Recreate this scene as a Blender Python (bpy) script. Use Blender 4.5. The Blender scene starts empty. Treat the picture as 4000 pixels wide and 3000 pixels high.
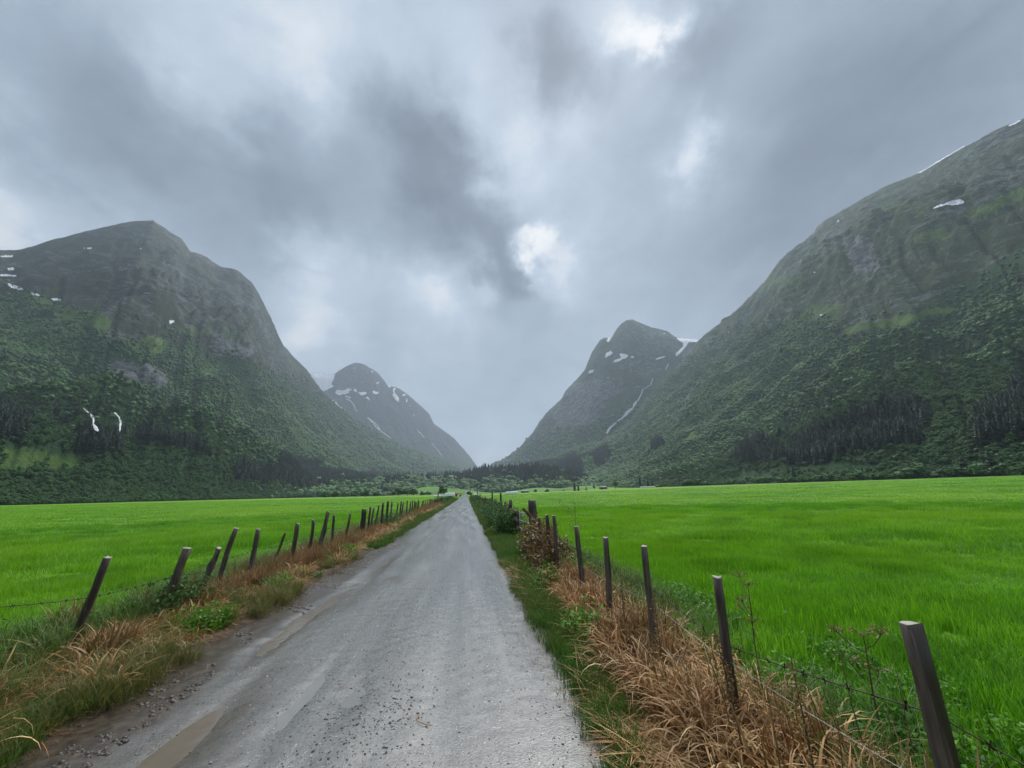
import bpy, math, random
import numpy as np
from mathutils import Matrix, Vector

rng = np.random.default_rng(7)
random.seed(7)
SC = bpy.context.scene
COL = SC.collection

# ------------------------------------------------------------------ camera
F = 831.0; CX, CY = 1106.0, 829.5; H = 1.65      # measured on the photo at 2212 x 1659
PITCH, YAW, ROLL = math.radians(15.729), math.radians(6.853), math.radians(-1.4)
_rt = np.array([math.cos(YAW), -math.sin(YAW), 0.0])
FW = np.array([math.sin(YAW) * math.cos(PITCH), math.cos(YAW) * math.cos(PITCH), math.sin(PITCH)])
_up = np.cross(_rt, FW)
RT = _rt * math.cos(ROLL) + _up * math.sin(ROLL)
UP = -_rt * math.sin(ROLL) + _up * math.cos(ROLL)
CAM = np.array([0, 0, H])
cam = bpy.data.cameras.new('camera'); camo = bpy.data.objects.new('camera', cam); COL.objects.link(camo)
cam.sensor_width = 36.0; cam.lens = F / 2212.0 * 36.0; cam.clip_start = 0.05; cam.clip_end = 60000
M = Matrix(((RT[0], UP[0], -FW[0], 0), (RT[1], UP[1], -FW[1], 0), (RT[2], UP[2], -FW[2], H), (0, 0, 0, 1)))
camo.matrix_world = M
SC.camera = camo

def ray(x, y):
    d = (x - CX) * RT - (y - CY) * UP + F * FW
    return d / np.linalg.norm(d)
def azel(x, y):
    d = ray(x, y)
    return math.atan2(d[0], d[1]), math.atan2(d[2], math.hypot(d[0], d[1]))
def proj(P):
    v = np.asarray(P, float) - CAM; z = v @ FW
    z = np.where(np.abs(z) < 1e-3, 1e-3, z)
    return CX + F * (v @ RT) / z, CY - F * (v @ UP) / z, z

# ------------------------------------------------------------------ exposure, world, sun
EXPO = 1.6
SC.view_settings.view_transform = 'Standard'; SC.view_settings.look = 'None'
SC.view_settings.exposure = EXPO; SC.view_settings.gamma = 1.0; SC.view_settings.use_curve_mapping = False
SC.cycles.use_denoising = True; SC.cycles.use_adaptive_sampling = True; SC.cycles.adaptive_threshold = 0.02
SC.cycles.max_bounces = 5; SC.cycles.diffuse_bounces = 3; SC.cycles.glossy_bounces = 2
SC.cycles.transmission_bounces = 2; SC.cycles.volume_bounces = 0; SC.cycles.transparent_max_bounces = 6

def lin(r, g, b):
    f = lambda c: ((c / 255 + 0.055) / 1.055) ** 2.4 if c / 255 > 0.04045 else c / 255 / 12.92
    return (f(r), f(g), f(b), 1.0)

SUN_AZ, SUN_EL = math.radians(22), math.radians(56)
W = bpy.data.worlds.new('World'); SC.world = W; W.use_nodes = True
wt = W.node_tree; wt.nodes.clear()
def wn(t, **k):
    n = wt.nodes.new(t)
    for a, b in k.items(): setattr(n, a, b)
    return n
def wl(a, b): wt.links.new(a, b)
tc = wn('ShaderNodeTexCoord')
nrm = wn('ShaderNodeVectorMath', operation='NORMALIZE'); wl(tc.outputs['Generated'], nrm.inputs[0])
sep = wn('ShaderNodeSeparateXYZ'); wl(nrm.outputs[0], sep.inputs[0])
def wmath(op, a, b=None, c=None):
    n = wn('ShaderNodeMath', operation=op)
    for i, v in enumerate((a, b, c)):
        if v is None: continue
        if isinstance(v, (int, float)): n.inputs[i].default_value = v
        else: wl(v, n.inputs[i])
    return n.outputs[0]
zc = wmath('ADD', wmath('MAXIMUM', sep.outputs[2], 0.0), 0.16)
pcmb = wn('ShaderNodeCombineXYZ')
wl(wmath('DIVIDE', sep.outputs[0], zc), pcmb.inputs[0]); wl(wmath('DIVIDE', sep.outputs[1], zc), pcmb.inputs[1])
pmap = wn('ShaderNodeMapping'); pmap.inputs['Rotation'].default_value = (0, 0, math.radians(-14)); pmap.inputs['Scale'].default_value = (1.25, 0.42, 1)
wl(pcmb.outputs[0], pmap.inputs[0])
def wnoise(vec, scale, detail, rough=0.55, dist=0.0, off=None):
    n = wn('ShaderNodeTexNoise'); n.inputs['Scale'].default_value = scale; n.inputs['Detail'].default_value = detail
    n.inputs['Roughness'].default_value = rough; n.inputs['Distortion'].default_value = dist
    wl(vec, n.inputs['Vector']); return n
warp = wnoise(nrm.outputs[0], 3.0, 5, 0.55)
wsub = wn('ShaderNodeVectorMath', operation='SUBTRACT'); wl(warp.outputs['Color'], wsub.inputs[0]); wsub.inputs[1].default_value = (0.5, 0.5, 0.5)
wsc = wn('ShaderNodeVectorMath', operation='SCALE'); wl(wsub.outputs[0], wsc.inputs[0]); wsc.inputs['Scale'].default_value = 0.24
warp2 = wnoise(nrm.outputs[0], 9.0, 6, 0.68)
wsub2 = wn('ShaderNodeVectorMath', operation='SUBTRACT'); wl(warp2.outputs['Color'], wsub2.inputs[0]); wsub2.inputs[1].default_value = (0.5, 0.5, 0.5)
wsc2 = wn('ShaderNodeVectorMath', operation='SCALE'); wl(wsub2.outputs[0], wsc2.inputs[0]); wsc2.inputs['Scale'].default_value = 0.16
wad0 = wn('ShaderNodeVectorMath', operation='ADD'); wl(wsc.outputs[0], wad0.inputs[0]); wl(wsc2.outputs[0], wad0.inputs[1])
wadd = wn('ShaderNodeVectorMath', operation='ADD'); wl(nrm.outputs[0], wadd.inputs[0]); wl(wad0.outputs[0], wadd.inputs[1])
wnn = wn('ShaderNodeVectorMath', operation='NORMALIZE'); wl(wadd.outputs[0], wnn.inputs[0])
# cloud masses: direction, angular radius (deg), amount (darker < 0 < brighter)
BLOBS = [(470, 330, 6, -.14), (590, 400, 6, -.16), (700, 330, 5, -.12), (800, 230, 4.5, -.14), (880, 290, 4.5, -.26), (930, 370, 4.5, -.28), (1000, 450, 4.5, -.30),
         (1060, 520, 3.5, -.30), (1115, 590, 2.6, -.34), (880, 480, 5, -.16), (620, 480, 5, -.14), (120, 150, 6, -.14), (230, 230, 5, -.12), (330, 270, 5, -.12),
         (60, 330, 6, -.12), (1225, 190, 3.6, -.28), (1175, 150, 2.6, -.16), (1200, 260, 2.6, -.14), (1560, 430, 11, -.15), (1760, 330, 10, -.15), (2000, 350, 12, -.18),
         (2080, 130, 8, -.10), (1700, 160, 6, -.08), (250, 430, 6, -.12), (560, 580, 4, -.16), (1640, 620, 8, -.06),
         (1500, 60, 3, -.14), (1480, 150, 3.5, -.12), (1080, 640, 4, -.12), (1150, 800, 8, -.05), (820, 720, 4, -.08),
         (450, 60, 8, .07), (600, 130, 6, .10), (720, 210, 5, .18), (830, 120, 7, .14), (280, 80, 5, .12), (1050, 120, 6, .08), (400, 200, 3.5, .12), (480, 260, 3, .10),
         (1402, 108, 1.5, .26), (1385, 70, 2.2, .20), (1425, 40, 1.6, .16), (1345, 120, 1.6, .10), (1360, 20, 4, .12), (1270, 90, 5, .09),
         (1160, 545, 1.3, .26), (1190, 530, 1.5, .26), (1145, 560, 1.0, .18), (1215, 580, 3.0, .24), (1060, 620, 1.6, .22), (1470, 350, 2.2, .34), (1500, 345, 5, .10), (10, 490, 7, .34),
         (655, 560, 3.2, .22), (650, 680, 4.5, .17), (720, 640, 5, .10), (930, 620, 4, .14), (970, 660, 5, .14), (1130, 310, 3, .18), (1150, 420, 4, .16), (1080, 400, 2.5, .12),
         (1250, 310, 2.6, .16), (1055, 975, 4, .20), (700, 740, 4, .12), (1010, 260, 3, .12), (1290, 430, 5, .06)]
acc = None
for (px, py, rad, amp) in BLOBS:
    d = ray(px, py)
    dp = wn('ShaderNodeVectorMath', operation='DOT_PRODUCT'); wl(wnn.outputs[0], dp.inputs[0]); dp.inputs[1].default_value = tuple(d)
    n_exp = math.log(2) / (1 - math.cos(math.radians(rad)))
    pw = wmath('POWER', wmath('MAXIMUM', dp.outputs['Value'], 0.001), n_exp)
    acc = wmath('MULTIPLY_ADD', pw, amp, acc if acc is not None else 0.605)
n1 = wnoise(pmap.outputs[0], 2.0, 8, 0.62, 0.6)
n2 = wnoise(pcmb.outputs[0], 5.0, 7, 0.68, 0.5)
n3 = wnoise(nrm.outputs[0], 2.2, 4, 0.5, 0.2)
acc = wmath('MULTIPLY_ADD', wmath('SUBTRACT', n1.outputs[0], 0.5), 0.38, acc)
acc = wmath('MULTIPLY_ADD', wmath('SUBTRACT', n2.outputs[0], 0.5), 0.32, acc)
acc = wmath('MULTIPLY_ADD', wmath('SUBTRACT', n3.outputs[0], 0.5), 0.12, acc)
ramp = wn('ShaderNodeValToRGB'); wl(acc, ramp.inputs[0])
cr = ramp.color_ramp; k = 2 ** -EXPO
stops = [(0.0, (92, 102, 115)), (0.25, (126, 139, 153)), (0.5, (157, 172, 188)), (0.75, (194, 208, 223)), (1.0, (254, 255, 255))]
while len(cr.elements) < len(stops): cr.elements.new(0.5)
for e, (p, c) in zip(cr.elements, stops):
    e.position = p; q = lin(*c); e.color = (q[0] * k, q[1] * k, q[2] * k, 1)
sky = wn('ShaderNodeTexSky', sky_type='NISHITA', sun_disc=False); sky.sun_elevation = SUN_EL; sky.sun_rotation = SUN_AZ
b1 = wn('ShaderNodeBackground'); wl(sky.outputs[0], b1.inputs[0]); b1.inputs[1].default_value = 0.06
b2 = wn('ShaderNodeBackground'); wl(ramp.outputs[0], b2.inputs[0]); b2.inputs[1].default_value = 1.0
mx = wn('ShaderNodeMixShader'); mx.inputs[0].default_value = 0.96; wl(b1.outputs[0], mx.inputs[1]); wl(b2.outputs[0], mx.inputs[2])
wo = wn('ShaderNodeOutputWorld'); wl(mx.outputs[0], wo.inputs[0])
sun = bpy.data.lights.new('sun', 'SUN'); sun.energy = 1.5; sun.angle = math.radians(60); sun.color = (1.0, 0.97, 0.92)
suno = bpy.data.objects.new('sun', sun); COL.objects.link(suno)
sd = Vector((math.sin(SUN_AZ) * math.cos(SUN_EL), math.cos(SUN_AZ) * math.cos(SUN_EL), math.sin(SUN_EL)))
suno.rotation_euler = sd.to_track_quat('Z', 'Y').to_euler(); suno.location = (0, 0, 50)

# ------------------------------------------------------------------ helpers
def mk(name, V, Fs, mat=None, attrs=None, smooth=False, parent=None, link=True):
    """numpy mesh -> object. Fs: array (n,3)/(n,4) or list of such arrays"""
    me = bpy.data.meshes.new(name)
    V = np.asarray(V, np.float32).reshape(-1, 3)
    if not isinstance(Fs, (list, tuple)): Fs = [Fs]
    Fs = [np.asarray(f, np.int32) for f in Fs if len(f)]
    tot = np.concatenate([np.full(len(f), f.shape[1], np.int32) for f in Fs])
    loops = np.concatenate([f.ravel() for f in Fs])
    me.vertices.add(len(V)); me.vertices.foreach_set('co', V.ravel())
    me.loops.add(len(loops)); me.loops.foreach_set('vertex_index', loops)
    me.polygons.add(len(tot)); st = np.concatenate([[0], np.cumsum(tot)[:-1]]).astype(np.int32)
    me.polygons.foreach_set('loop_start', st); me.polygons.foreach_set('loop_total', tot)
    me.update(calc_edges=True)
    if smooth: me.polygons.foreach_set('use_smooth', np.ones(len(tot), bool))
    for k_, a in (attrs or {}).items():
        at = me.attributes.new(k_, 'FLOAT', 'POINT'); at.data.foreach_set('value', np.asarray(a, np.float32))
    if mat: me.materials.append(mat)
    o = bpy.data.objects.new(name, me)
    if link: COL.objects.link(o)
    if parent: o.parent = parent
    return o
def tag(o, label=None, cat=None, group=None, kind=None):
    if label: o['label'] = label
    if cat: o['category'] = cat
    if group: o['group'] = group
    if kind: o['kind'] = kind
    return o
def empty(name, loc, label=None, cat=None, group=None, rz=0.0):
    o = bpy.data.objects.new(name, None); COL.objects.link(o); o.location = loc; o.rotation_euler = (0, 0, rz)
    o.empty_display_size = 0.2
    return tag(o, label, cat, group)
def join(parts):
    Vs, Fq, Ft, off = [], [], [], 0; A = []
    for p in parts:
        V, Fc = p[0], p[1]; V = np.asarray(V, float).reshape(-1, 3)
        for f in (Fc if isinstance(Fc, list) else [Fc]):
            f = np.asarray(f)
            if len(f) == 0: continue
            (Fq if f.shape[1] == 4 else Ft).append(f + off)
        A.append(np.asarray(p[2], float) if len(p) > 2 else np.full(len(V), 0.5))
        Vs.append(V); off += len(V)
    out = []
    if Fq: out.append(np.concatenate(Fq))
    if Ft: out.append(np.concatenate(Ft))
    return np.concatenate(Vs), out, np.concatenate(A)
def hash2(ix, iy, s):
    n = (ix.astype(np.int64) * 374761393 + iy.astype(np.int64) * 668265263 + s * 1442695041) & 0x7fffffff
    n = (n ^ (n >> 13)) * 1274126177 & 0x7fffffff
    return ((n ^ (n >> 16)) & 0xffff) / 65535.0
def vnoise(x, y, s=0):
    x = np.asarray(x, float); y = np.asarray(y, float)
    ix = np.floor(x); iy = np.floor(y); fx = x - ix; fy = y - iy
    fx = fx * fx * fx * (fx * (fx * 6 - 15) + 10); fy = fy * fy * fy * (fy * (fy * 6 - 15) + 10)
    a = hash2(ix, iy, s); b = hash2(ix + 1, iy, s); c = hash2(ix, iy + 1, s); d = hash2(ix + 1, iy + 1, s)
    return a * (1 - fx) * (1 - fy) + b * fx * (1 - fy) + c * (1 - fx) * fy + d * fx * fy
def fbm(x, y, oct=5, s=0, gain=0.5):
    t = 0; a = 1; n = 0
    for i in range(oct):
        t = t + a * (vnoise(x, y, s + i) - 0.5) * 2; n += a; a *= gain
        x, y = x * 2.03 + 13.7, y * 2.03 + 5.1
    return t / n
def ridged(x, y, oct=5, s=0):
    t = 0; a = 1; n = 0
    for i in range(oct):
        t = t + a * (1 - np.abs(vnoise(x, y, s + i) - 0.5) * 2); n += a; a *= 0.5
        x, y = x * 2.05 + 3.7, y * 2.05 + 9.1
    return t / n
def inpoly(x, y, poly):
    x = np.asarray(x); y = np.asarray(y); ins = np.zeros(x.shape, bool); n = len(poly)
    for i in range(n):
        x1, y1 = poly[i]; x2, y2 = poly[(i + 1) % n]
        if y1 == y2: continue
        c = ((y1 > y) != (y2 > y)) & (x < (x2 - x1) * (y - y1) / (y2 - y1) + x1)
        ins ^= c
    return ins
def sstep(a, b, x):
    t = np.clip((np.asarray(x, float) - a) / (b - a), 0, 1); return t * t * (3 - 2 * t)

# ------------------------------------------------------------------ materials
class N:
    def __init__(s, name):
        s.m = bpy.data.materials.new(name); s.m.use_nodes = True; s.t = s.m.node_tree; s.t.nodes.clear()
        s.out = s.t.nodes.new('ShaderNodeOutputMaterial')
    def n(s, t, **k):
        q = s.t.nodes.new(t)
        for a, b in k.items(): setattr(q, a, b)
        return q
    def l(s, a, b): s.t.links.new(a, b)
    def val(s, sock, v):
        if isinstance(v, (int, float, tuple)): sock.default_value = v
        else: s.l(v, sock)
    def geo(s): return s.n('ShaderNodeNewGeometry').outputs['Position']
    def obj(s): return s.n('ShaderNodeTexCoord').outputs['Object']
    def rnd(s): return s.n('ShaderNodeObjectInfo').outputs['Random']
    def attr(s, name): return s.n('ShaderNodeAttribute', attribute_name=name).outputs['Fac']
    def map(s, v, scale=(1, 1, 1), rot=(0, 0, 0)):
        q = s.n('ShaderNodeMapping'); s.l(v, q.inputs[0]); q.inputs['Scale'].default_value = scale; q.inputs['Rotation'].default_value = rot
        return q.outputs[0]
    def noise(s, v, scale, detail=4, rough=0.55, dist=0.0):
        q = s.n('ShaderNodeTexNoise'); s.l(v, q.inputs['Vector']); q.inputs['Scale'].default_value = scale
        q.inputs['Detail'].default_value = detail; q.inputs['Roughness'].default_value = rough; q.inputs['Distortion'].default_value = dist
        return q.outputs[0]
    def voro(s, v, scale, feat='F1'):
        q = s.n('ShaderNodeTexVoronoi', feature=feat); s.l(v, q.inputs['Vector']); q.inputs['Scale'].default_value = scale
        return q.outputs['Distance']
    def ramp(s, f, stops):
        q = s.n('ShaderNodeValToRGB'); s.l(f, q.inputs[0]); c = q.color_ramp
        while len(c.elements) < len(stops): c.elements.new(0.5)
        for e, (p, col) in zip(c.elements, stops):
            e.position = p; e.color = tuple(col) + (1,) if isinstance(col, tuple) else (col, col, col, 1)
        return q.outputs[0]
    def mix(s, f, a, b, mode='MIX'):
        q = s.n('ShaderNodeMix', data_type='RGBA', blend_type=mode)
        s.val(q.inputs[0], f); s.val(q.inputs[6], a if not isinstance(a, tuple) else tuple(a)[:3] + (1,)); s.val(q.inputs[7], b if not isinstance(b, tuple) else tuple(b)[:3] + (1,))
        return q.outputs[2]
    def math(s, op, a, b=0.0, c=None):
        q = s.n('ShaderNodeMath', operation=op); s.val(q.inputs[0], a); s.val(q.inputs[1], b)
        if c is not None: s.val(q.inputs[2], c)
        return q.outputs[0]
    def mapr(s, v, a, b, c=0.0, d=1.0):
        q = s.n('ShaderNodeMapRange'); s.l(v, q.inputs[0])
        for i, x in enumerate((a, b, c, d)): q.inputs[i + 1].default_value = x
        return q.outputs[0]
    def bump(s, h, strength=0.5, dist=0.05, nrm=None):
        q = s.n('ShaderNodeBump'); s.l(h, q.inputs['Height']); q.inputs['Strength'].default_value = strength; q.inputs['Distance'].default_value = dist
        if nrm: s.l(nrm, q.inputs['Normal'])
        return q.outputs[0]
    def pbr(s, col, rough=0.6, nrm=None, spec=0.5, metal=0.0, **k):
        q = s.n('ShaderNodeBsdfPrincipled'); s.val(q.inputs['Base Color'], col if not isinstance(col, tuple) else tuple(col)[:3] + (1,))
        s.val(q.inputs['Roughness'], rough); s.val(q.inputs['Specular IOR Level'], spec); q.inputs['Metallic'].default_value = metal
        if nrm: s.l(nrm, q.inputs['Normal'])
        return q.outputs[0]
    def end(s, sh): s.l(sh, s.out.inputs[0]); return s.m
    def leafy(s, col, trans=0.35, rough=0.45, spec=0.35):
        b = s.pbr(col, rough, spec=spec); t = s.n('ShaderNodeBsdfTranslucent'); s.l(col, t.inputs[0])
        m = s.n('ShaderNodeMixShader'); m.inputs[0].default_value = trans; s.l(b, m.inputs[1]); s.l(t.outputs[0], m.inputs[2])
        return s.end(m.outputs[0])
def blade_mat(name, lo, mid, hi, patch=None, patch_scale=0.25, trans=0.35, rough=0.45, spec=0.35, mott=False):
    m = N(name)
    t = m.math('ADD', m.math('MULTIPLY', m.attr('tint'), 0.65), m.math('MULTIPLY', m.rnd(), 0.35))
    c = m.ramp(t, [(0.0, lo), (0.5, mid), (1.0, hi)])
    if mott: c = m.mix(1.0, c, m.ramp(m.noise(m.map(m.geo(), (1, 1.8, 1)), 0.55, 4, 0.6), [(0.36, (0.70, 0.78, 0.9)), (0.5, (1.0, 1.0, 1.0)), (0.66, (1.25, 1.18, 1.1))]), 'MULTIPLY')
    if patch:
        f = m.ramp(m.noise(m.geo(), patch_scale, 3), [(0.4, 0.0), (0.62, 1.0)])
        c = m.mix(f, c, m.mix(0.6, c, patch))
    return m.leafy(c, trans, rough, spec)
def simple(name, col, rough=0.6, spec=0.4, var=0.25, scale=3.0, metal=0.0, bump=0.0, bscale=20):
    m = N(name); p = m.obj()
    nz = m.noise(p, scale, 4)
    c = m.mix(nz, tuple(x * (1 - var) for x in col), tuple(min(1, x * (1 + var)) for x in col))
    nn = m.bump(m.noise(p, bscale, 4), bump, 0.02) if bump else None
    return m.end(m.pbr(c, rough, nn, spec, metal))

FIELD_LO, FIELD_MID, FIELD_HI = (0.030, 0.115, 0.004), (0.105, 0.320, 0.006), (0.25, 0.54, 0.03)
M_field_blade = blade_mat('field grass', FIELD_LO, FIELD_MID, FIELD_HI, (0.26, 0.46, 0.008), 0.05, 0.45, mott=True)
M_verge_blade = blade_mat('verge grass', (0.02, 0.06, 0.006), (0.06, 0.15, 0.014), (0.16, 0.30, 0.05), (0.12, 0.14, 0.03), 0.9)
M_olive_blade = blade_mat('yellowing grass', (0.06, 0.08, 0.012), (0.13, 0.14, 0.03), (0.28, 0.22, 0.07))
M_straw = blade_mat('straw', (0.12, 0.058, 0.020), (0.44, 0.245, 0.088), (0.86, 0.66, 0.36), (0.30, 0.14, 0.045), 1.6, 0.25, 0.5, 0.3, mott=True)
M_brown = blade_mat('brown dead stalks', (0.05, 0.026, 0.010), (0.24, 0.11, 0.04), (0.58, 0.36, 0.17), (0.12, 0.11, 0.03), 1.4, 0.2, 0.5, 0.3)
M_herb = blade_mat('herb leaf', (0.025, 0.09, 0.008), (0.08, 0.23, 0.014), (0.18, 0.40, 0.04), None, 1, 0.35, 0.5, 0.25)
M_shrub = blade_mat('shrub leaf', (0.012, 0.045, 0.010), (0.040, 0.110, 0.022), (0.10, 0.21, 0.05), None, 1, 0.3, 0.5, 0.22)
M_witherleaf = blade_mat('withered leaf', (0.07, 0.03, 0.012), (0.17, 0.10, 0.03), (0.26, 0.24, 0.06), None, 1, 0.25, 0.45, 0.4)
M_stem = blade_mat('dark stem', (0.04, 0.030, 0.012), (0.10, 0.075, 0.030), (0.16, 0.17, 0.05), None, 1, 0.0, 0.5, 0.4)
M_seed = blade_mat('rusty seed head', (0.07, 0.04, 0.014), (0.20, 0.11, 0.04), (0.34, 0.24, 0.10), None, 1, 0.1, 0.6, 0.3)
M_umbel = blade_mat('yellow green umbel', (0.14, 0.15, 0.03), (0.30, 0.32, 0.07), (0.42, 0.42, 0.14), None, 1, 0.2, 0.6, 0.3)
M_conif = blade_mat('spruce needles', (0.010, 0.028, 0.014), (0.020, 0.050, 0.024), (0.036, 0.078, 0.036), None, 1, 0.1, 0.6, 0.25)
M_decid = blade_mat('birch leaves', (0.014, 0.046, 0.014), (0.038, 0.110, 0.028), (0.085, 0.200, 0.050), (0.085, 0.20, 0.035), 0.012, 0.2, 0.6, 0.25)
M_bark = simple('bark', (0.09, 0.075, 0.06), 0.85, 0.2, 0.4, 4)

# wood of the posts: grey weathered with dark wet streaks
def wood(name, dark, light, streak=0.5):
    m = N(name); p = m.obj(); r = m.rnd()
    off = m.n('ShaderNodeVectorMath', operation='ADD'); m.l(p, off.inputs[0]); cmb = m.n('ShaderNodeCombineXYZ')
    m.l(m.math('MULTIPLY', r, 37.0), cmb.inputs[0]); m.l(m.math('MULTIPLY', r, 11.0), cmb.inputs[2]); m.l(cmb.outputs[0], off.inputs[1])
    g = m.noise(m.map(off.outputs[0], (26, 26, 1.6)), 1.4, 6, 0.65)
    b = m.noise(m.map(off.outputs[0], (9, 9, 1.1)), 1.0, 4, 0.6, 0.6)
    c = m.mix(m.ramp(g, [(0.3, 0.0), (0.72, 1.0)]), dark, light)
    c = m.mix(m.ramp(b, [(0.48, 0.0), (0.56, 1.0)]), c, m.mix(0.75, c, (0.018, 0.012, 0.008)))
    chip = m.ramp(m.noise(m.map(off.outputs[0], (30, 30, 4)), 1.0, 2), [(0.70, 0.0), (0.73, 1.0)])
    c = m.mix(m.math('MULTIPLY', chip, streak), c, (0.34, 0.30, 0.25))
    nn = m.bump(g, 0.8, 0.012)
    return m.end(m.pbr(c, m.mapr(b, 0.3, 0.7, 0.65, 0.4), nn, 0.4))
M_wood = wood('weathered post wood', (0.022, 0.016, 0.011), (0.150, 0.118, 0.092))
M_woodred = wood('reddish brown wood', (0.05, 0.022, 0.016), (0.17, 0.085, 0.065), 0.2)
M_woodblack = wood('black tarred wood', (0.008, 0.008, 0.008), (0.045, 0.045, 0.042), 0.1)
M_woodtop = simple('cut wood end', (0.34, 0.34, 0.28), 0.7, 0.3, 0.35, 18)
M_wire = simple('galvanised wire', (0.30, 0.31, 0.32), 0.4, 0.6, 0.3, 2, 0.6)
M_barb = simple('rusty barbed wire', (0.035, 0.024, 0.02), 0.6, 0.4, 0.4, 3, 0.3)
M_metal = simple('grey gate metal', (0.33, 0.35, 0.36), 0.4, 0.5, 0.2, 3, 0.7)
M_bale = simple('white bale wrap', (0.78, 0.80, 0.81), 0.3, 0.5, 0.06, 2)
M_baleb = simple('pale grey bale wrap', (0.55, 0.60, 0.68), 0.3, 0.5, 0.06, 2)
M_snow = simple('old snow', (0.66, 0.69, 0.73), 0.7, 0.2, 0.16, 0.03)
M_fall = simple('white water', (0.50, 0.53, 0.56), 0.5, 0.3, 0.15, 0.05)
M_rock = simple('boulder', (0.12, 0.125, 0.12), 0.6, 0.4, 0.4, 6, 0, 0.5, 14)
M_stone = simple('dark wet gravel', (0.035, 0.036, 0.036), 0.25, 0.6, 0.5, 9)
M_stonepale = simple('pale gravel', (0.42, 0.42, 0.40), 0.45, 0.5, 0.3, 9)
M_barnwall = simple('grey barn boards', (0.20, 0.19, 0.18), 0.7, 0.3, 0.2, 1.5)
M_barnroof = simple('grey sheet roof', (0.30, 0.31, 0.32), 0.4, 0.4, 0.1, 1.5)
M_dark = simple('dark opening', (0.02, 0.02, 0.022), 0.6, 0.3, 0.2, 3)
M_red = simple('red paint', (0.45, 0.05, 0.025), 0.4, 0.5, 0.15, 2)
M_yellow = simple('yellow cover', (0.65, 0.42, 0.05), 0.5, 0.4, 0.12, 2)
M_white = simple('white paint', (0.75, 0.76, 0.76), 0.35, 0.5, 0.05, 2)
M_rubber = simple('rubber', (0.02, 0.02, 0.02), 0.7, 0.3, 0.2, 3)

# ------------------------------------------------------------------ terrain height
HILLS = []
def _hill(px, r, hgt, wx, wy):
    a, _ = azel(px, 1060); HILLS.append((r * math.sin(a), r * math.cos(a), hgt, wx, wy))
_hill(920, 900, 15, 42, 110); _hill(985, 960, 12, 60, 120); _hill(1160, 1000, 9, 60, 150); _hill(1265, 800, 7.5, 45, 90)
def ground(x, y):
    x = np.asarray(x, float); y = np.asarray(y, float)
    xr = np.clip(x - 6, 0, 420); z = 0.0150 * xr * xr / (xr + 25)
    xl = np.clip(-x - 6, 0, 420); z = z + 0.0050 * xl * xl / (xl + 25)
    for hx, hy, hh, wx, wy in HILLS:
        z = z + hh * np.exp(-((x - hx) / wx) ** 2 - ((y - hy) / wy) ** 2)
    off = sstep(3, 9, np.maximum(x - 1, -x - 2.6))
    z = z + off * (0.05 * fbm(x / 6.0, y / 6.0, 3, 11) + 0.12 * fbm(x / 35.0, y / 35.0, 3, 17))
    # verges slightly above the road, road bed below its sheet
    inr = sstep(-3.05, -2.75, x + 0.10 * fbm(y * 0.9, y * 0 + 3.3, 3, 5)) * (1 - sstep(0.78, 1.12, x + 0.10 * fbm(y * 1.1, y * 0 + 8.3, 3, 6)))
    z = z + np.where((x > -6) & (x < 4), 0.035 * (1 - inr) - 0.07 * inr + 0.03 * (1 - inr) * fbm(x * 2.2, y * 2.2, 3, 31), 0)
    return z
def graded(lo, hi, fine_lo, fine_hi, step, grow):
    a = [fine_lo]; s = step
    while a[-1] > lo: s *= grow; a.append(a[-1] - s)
    a = a[::-1]; n = int((fine_hi - fine_lo) / step); a += list(np.linspace(fine_lo, fine_hi, n + 1))[1:]; s = step
    while a[-1] < hi: s *= grow; a.append(a[-1] + s)
    return np.array(a)
def grid(xs, ys):
    X, Y = np.meshgrid(xs, ys); nx, ny = len(xs), len(ys)
    i = np.arange(nx * ny).reshape(ny, nx)
    Fq = np.stack([i[:-1, :-1], i[:-1, 1:], i[1:, 1:], i[1:, :-1]], -1).reshape(-1, 4)
    return X.ravel(), Y.ravel(), Fq

m = N('valley ground')
pos = m.geo(); sx = m.n('ShaderNodeSeparateXYZ'); m.l(pos, sx.inputs[0])
big = m.noise(m.map(pos, (1, 0.45, 1)), 0.028, 4, 0.5); mid = m.noise(m.map(pos, (1, 2.2, 1)), 0.35, 5, 0.6); fin = m.noise(pos, 7.0, 5, 0.65)
gcol = m.ramp(m.math('ADD', m.math('MULTIPLY', mid, 0.55), m.math('MULTIPLY', fin, 0.45)), [(0.33, (0.060, 0.170, 0.004)), (0.5, (0.105, 0.27, 0.006)), (0.68, (0.17, 0.37, 0.012))])
gcol = m.mix(m.ramp(big, [(0.35, 0.0), (0.65, 1.0)]), gcol, m.mix(0.55, gcol, (0.15, 0.26, 0.008)))
rough_c = m.ramp(m.noise(pos, 0.06, 5, 0.6), [(0.3, (0.03, 0.065, 0.015)), (0.5, (0.07, 0.10, 0.025)), (0.7, (0.15, 0.13, 0.06))])
gcol = m.mix(m.attr('rough'), gcol, rough_c)
far_c = m.ramp(m.noise(pos, 0.02, 3), [(0.3, (0.055, 0.155, 0.02)), (0.7, (0.10, 0.24, 0.03))])
gcol = m.mix(m.attr('meadow'), gcol, far_c)
soil = m.ramp(m.noise(pos, 5.0, 5, 0.65), [(0.3, (0.035, 0.024, 0.015)), (0.55, (0.085, 0.06, 0.04)), (0.75, (0.15, 0.125, 0.09))])
gcol = m.mix(m.attr('soil'), gcol, soil)
M_ground = m.end(m.pbr(gcol, 0.8, m.bump(m.math('ADD', fin, mid), 0.9, 0.12), 0.15))
xs = graded(-9000, 9000, -5.5, 3.5, 0.1, 1.035); ys = graded(-600, 9000, 0.0, 16, 0.12, 1.03)
X, Y, Fq = grid(xs, ys); Z = ground(X, Y)
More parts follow.
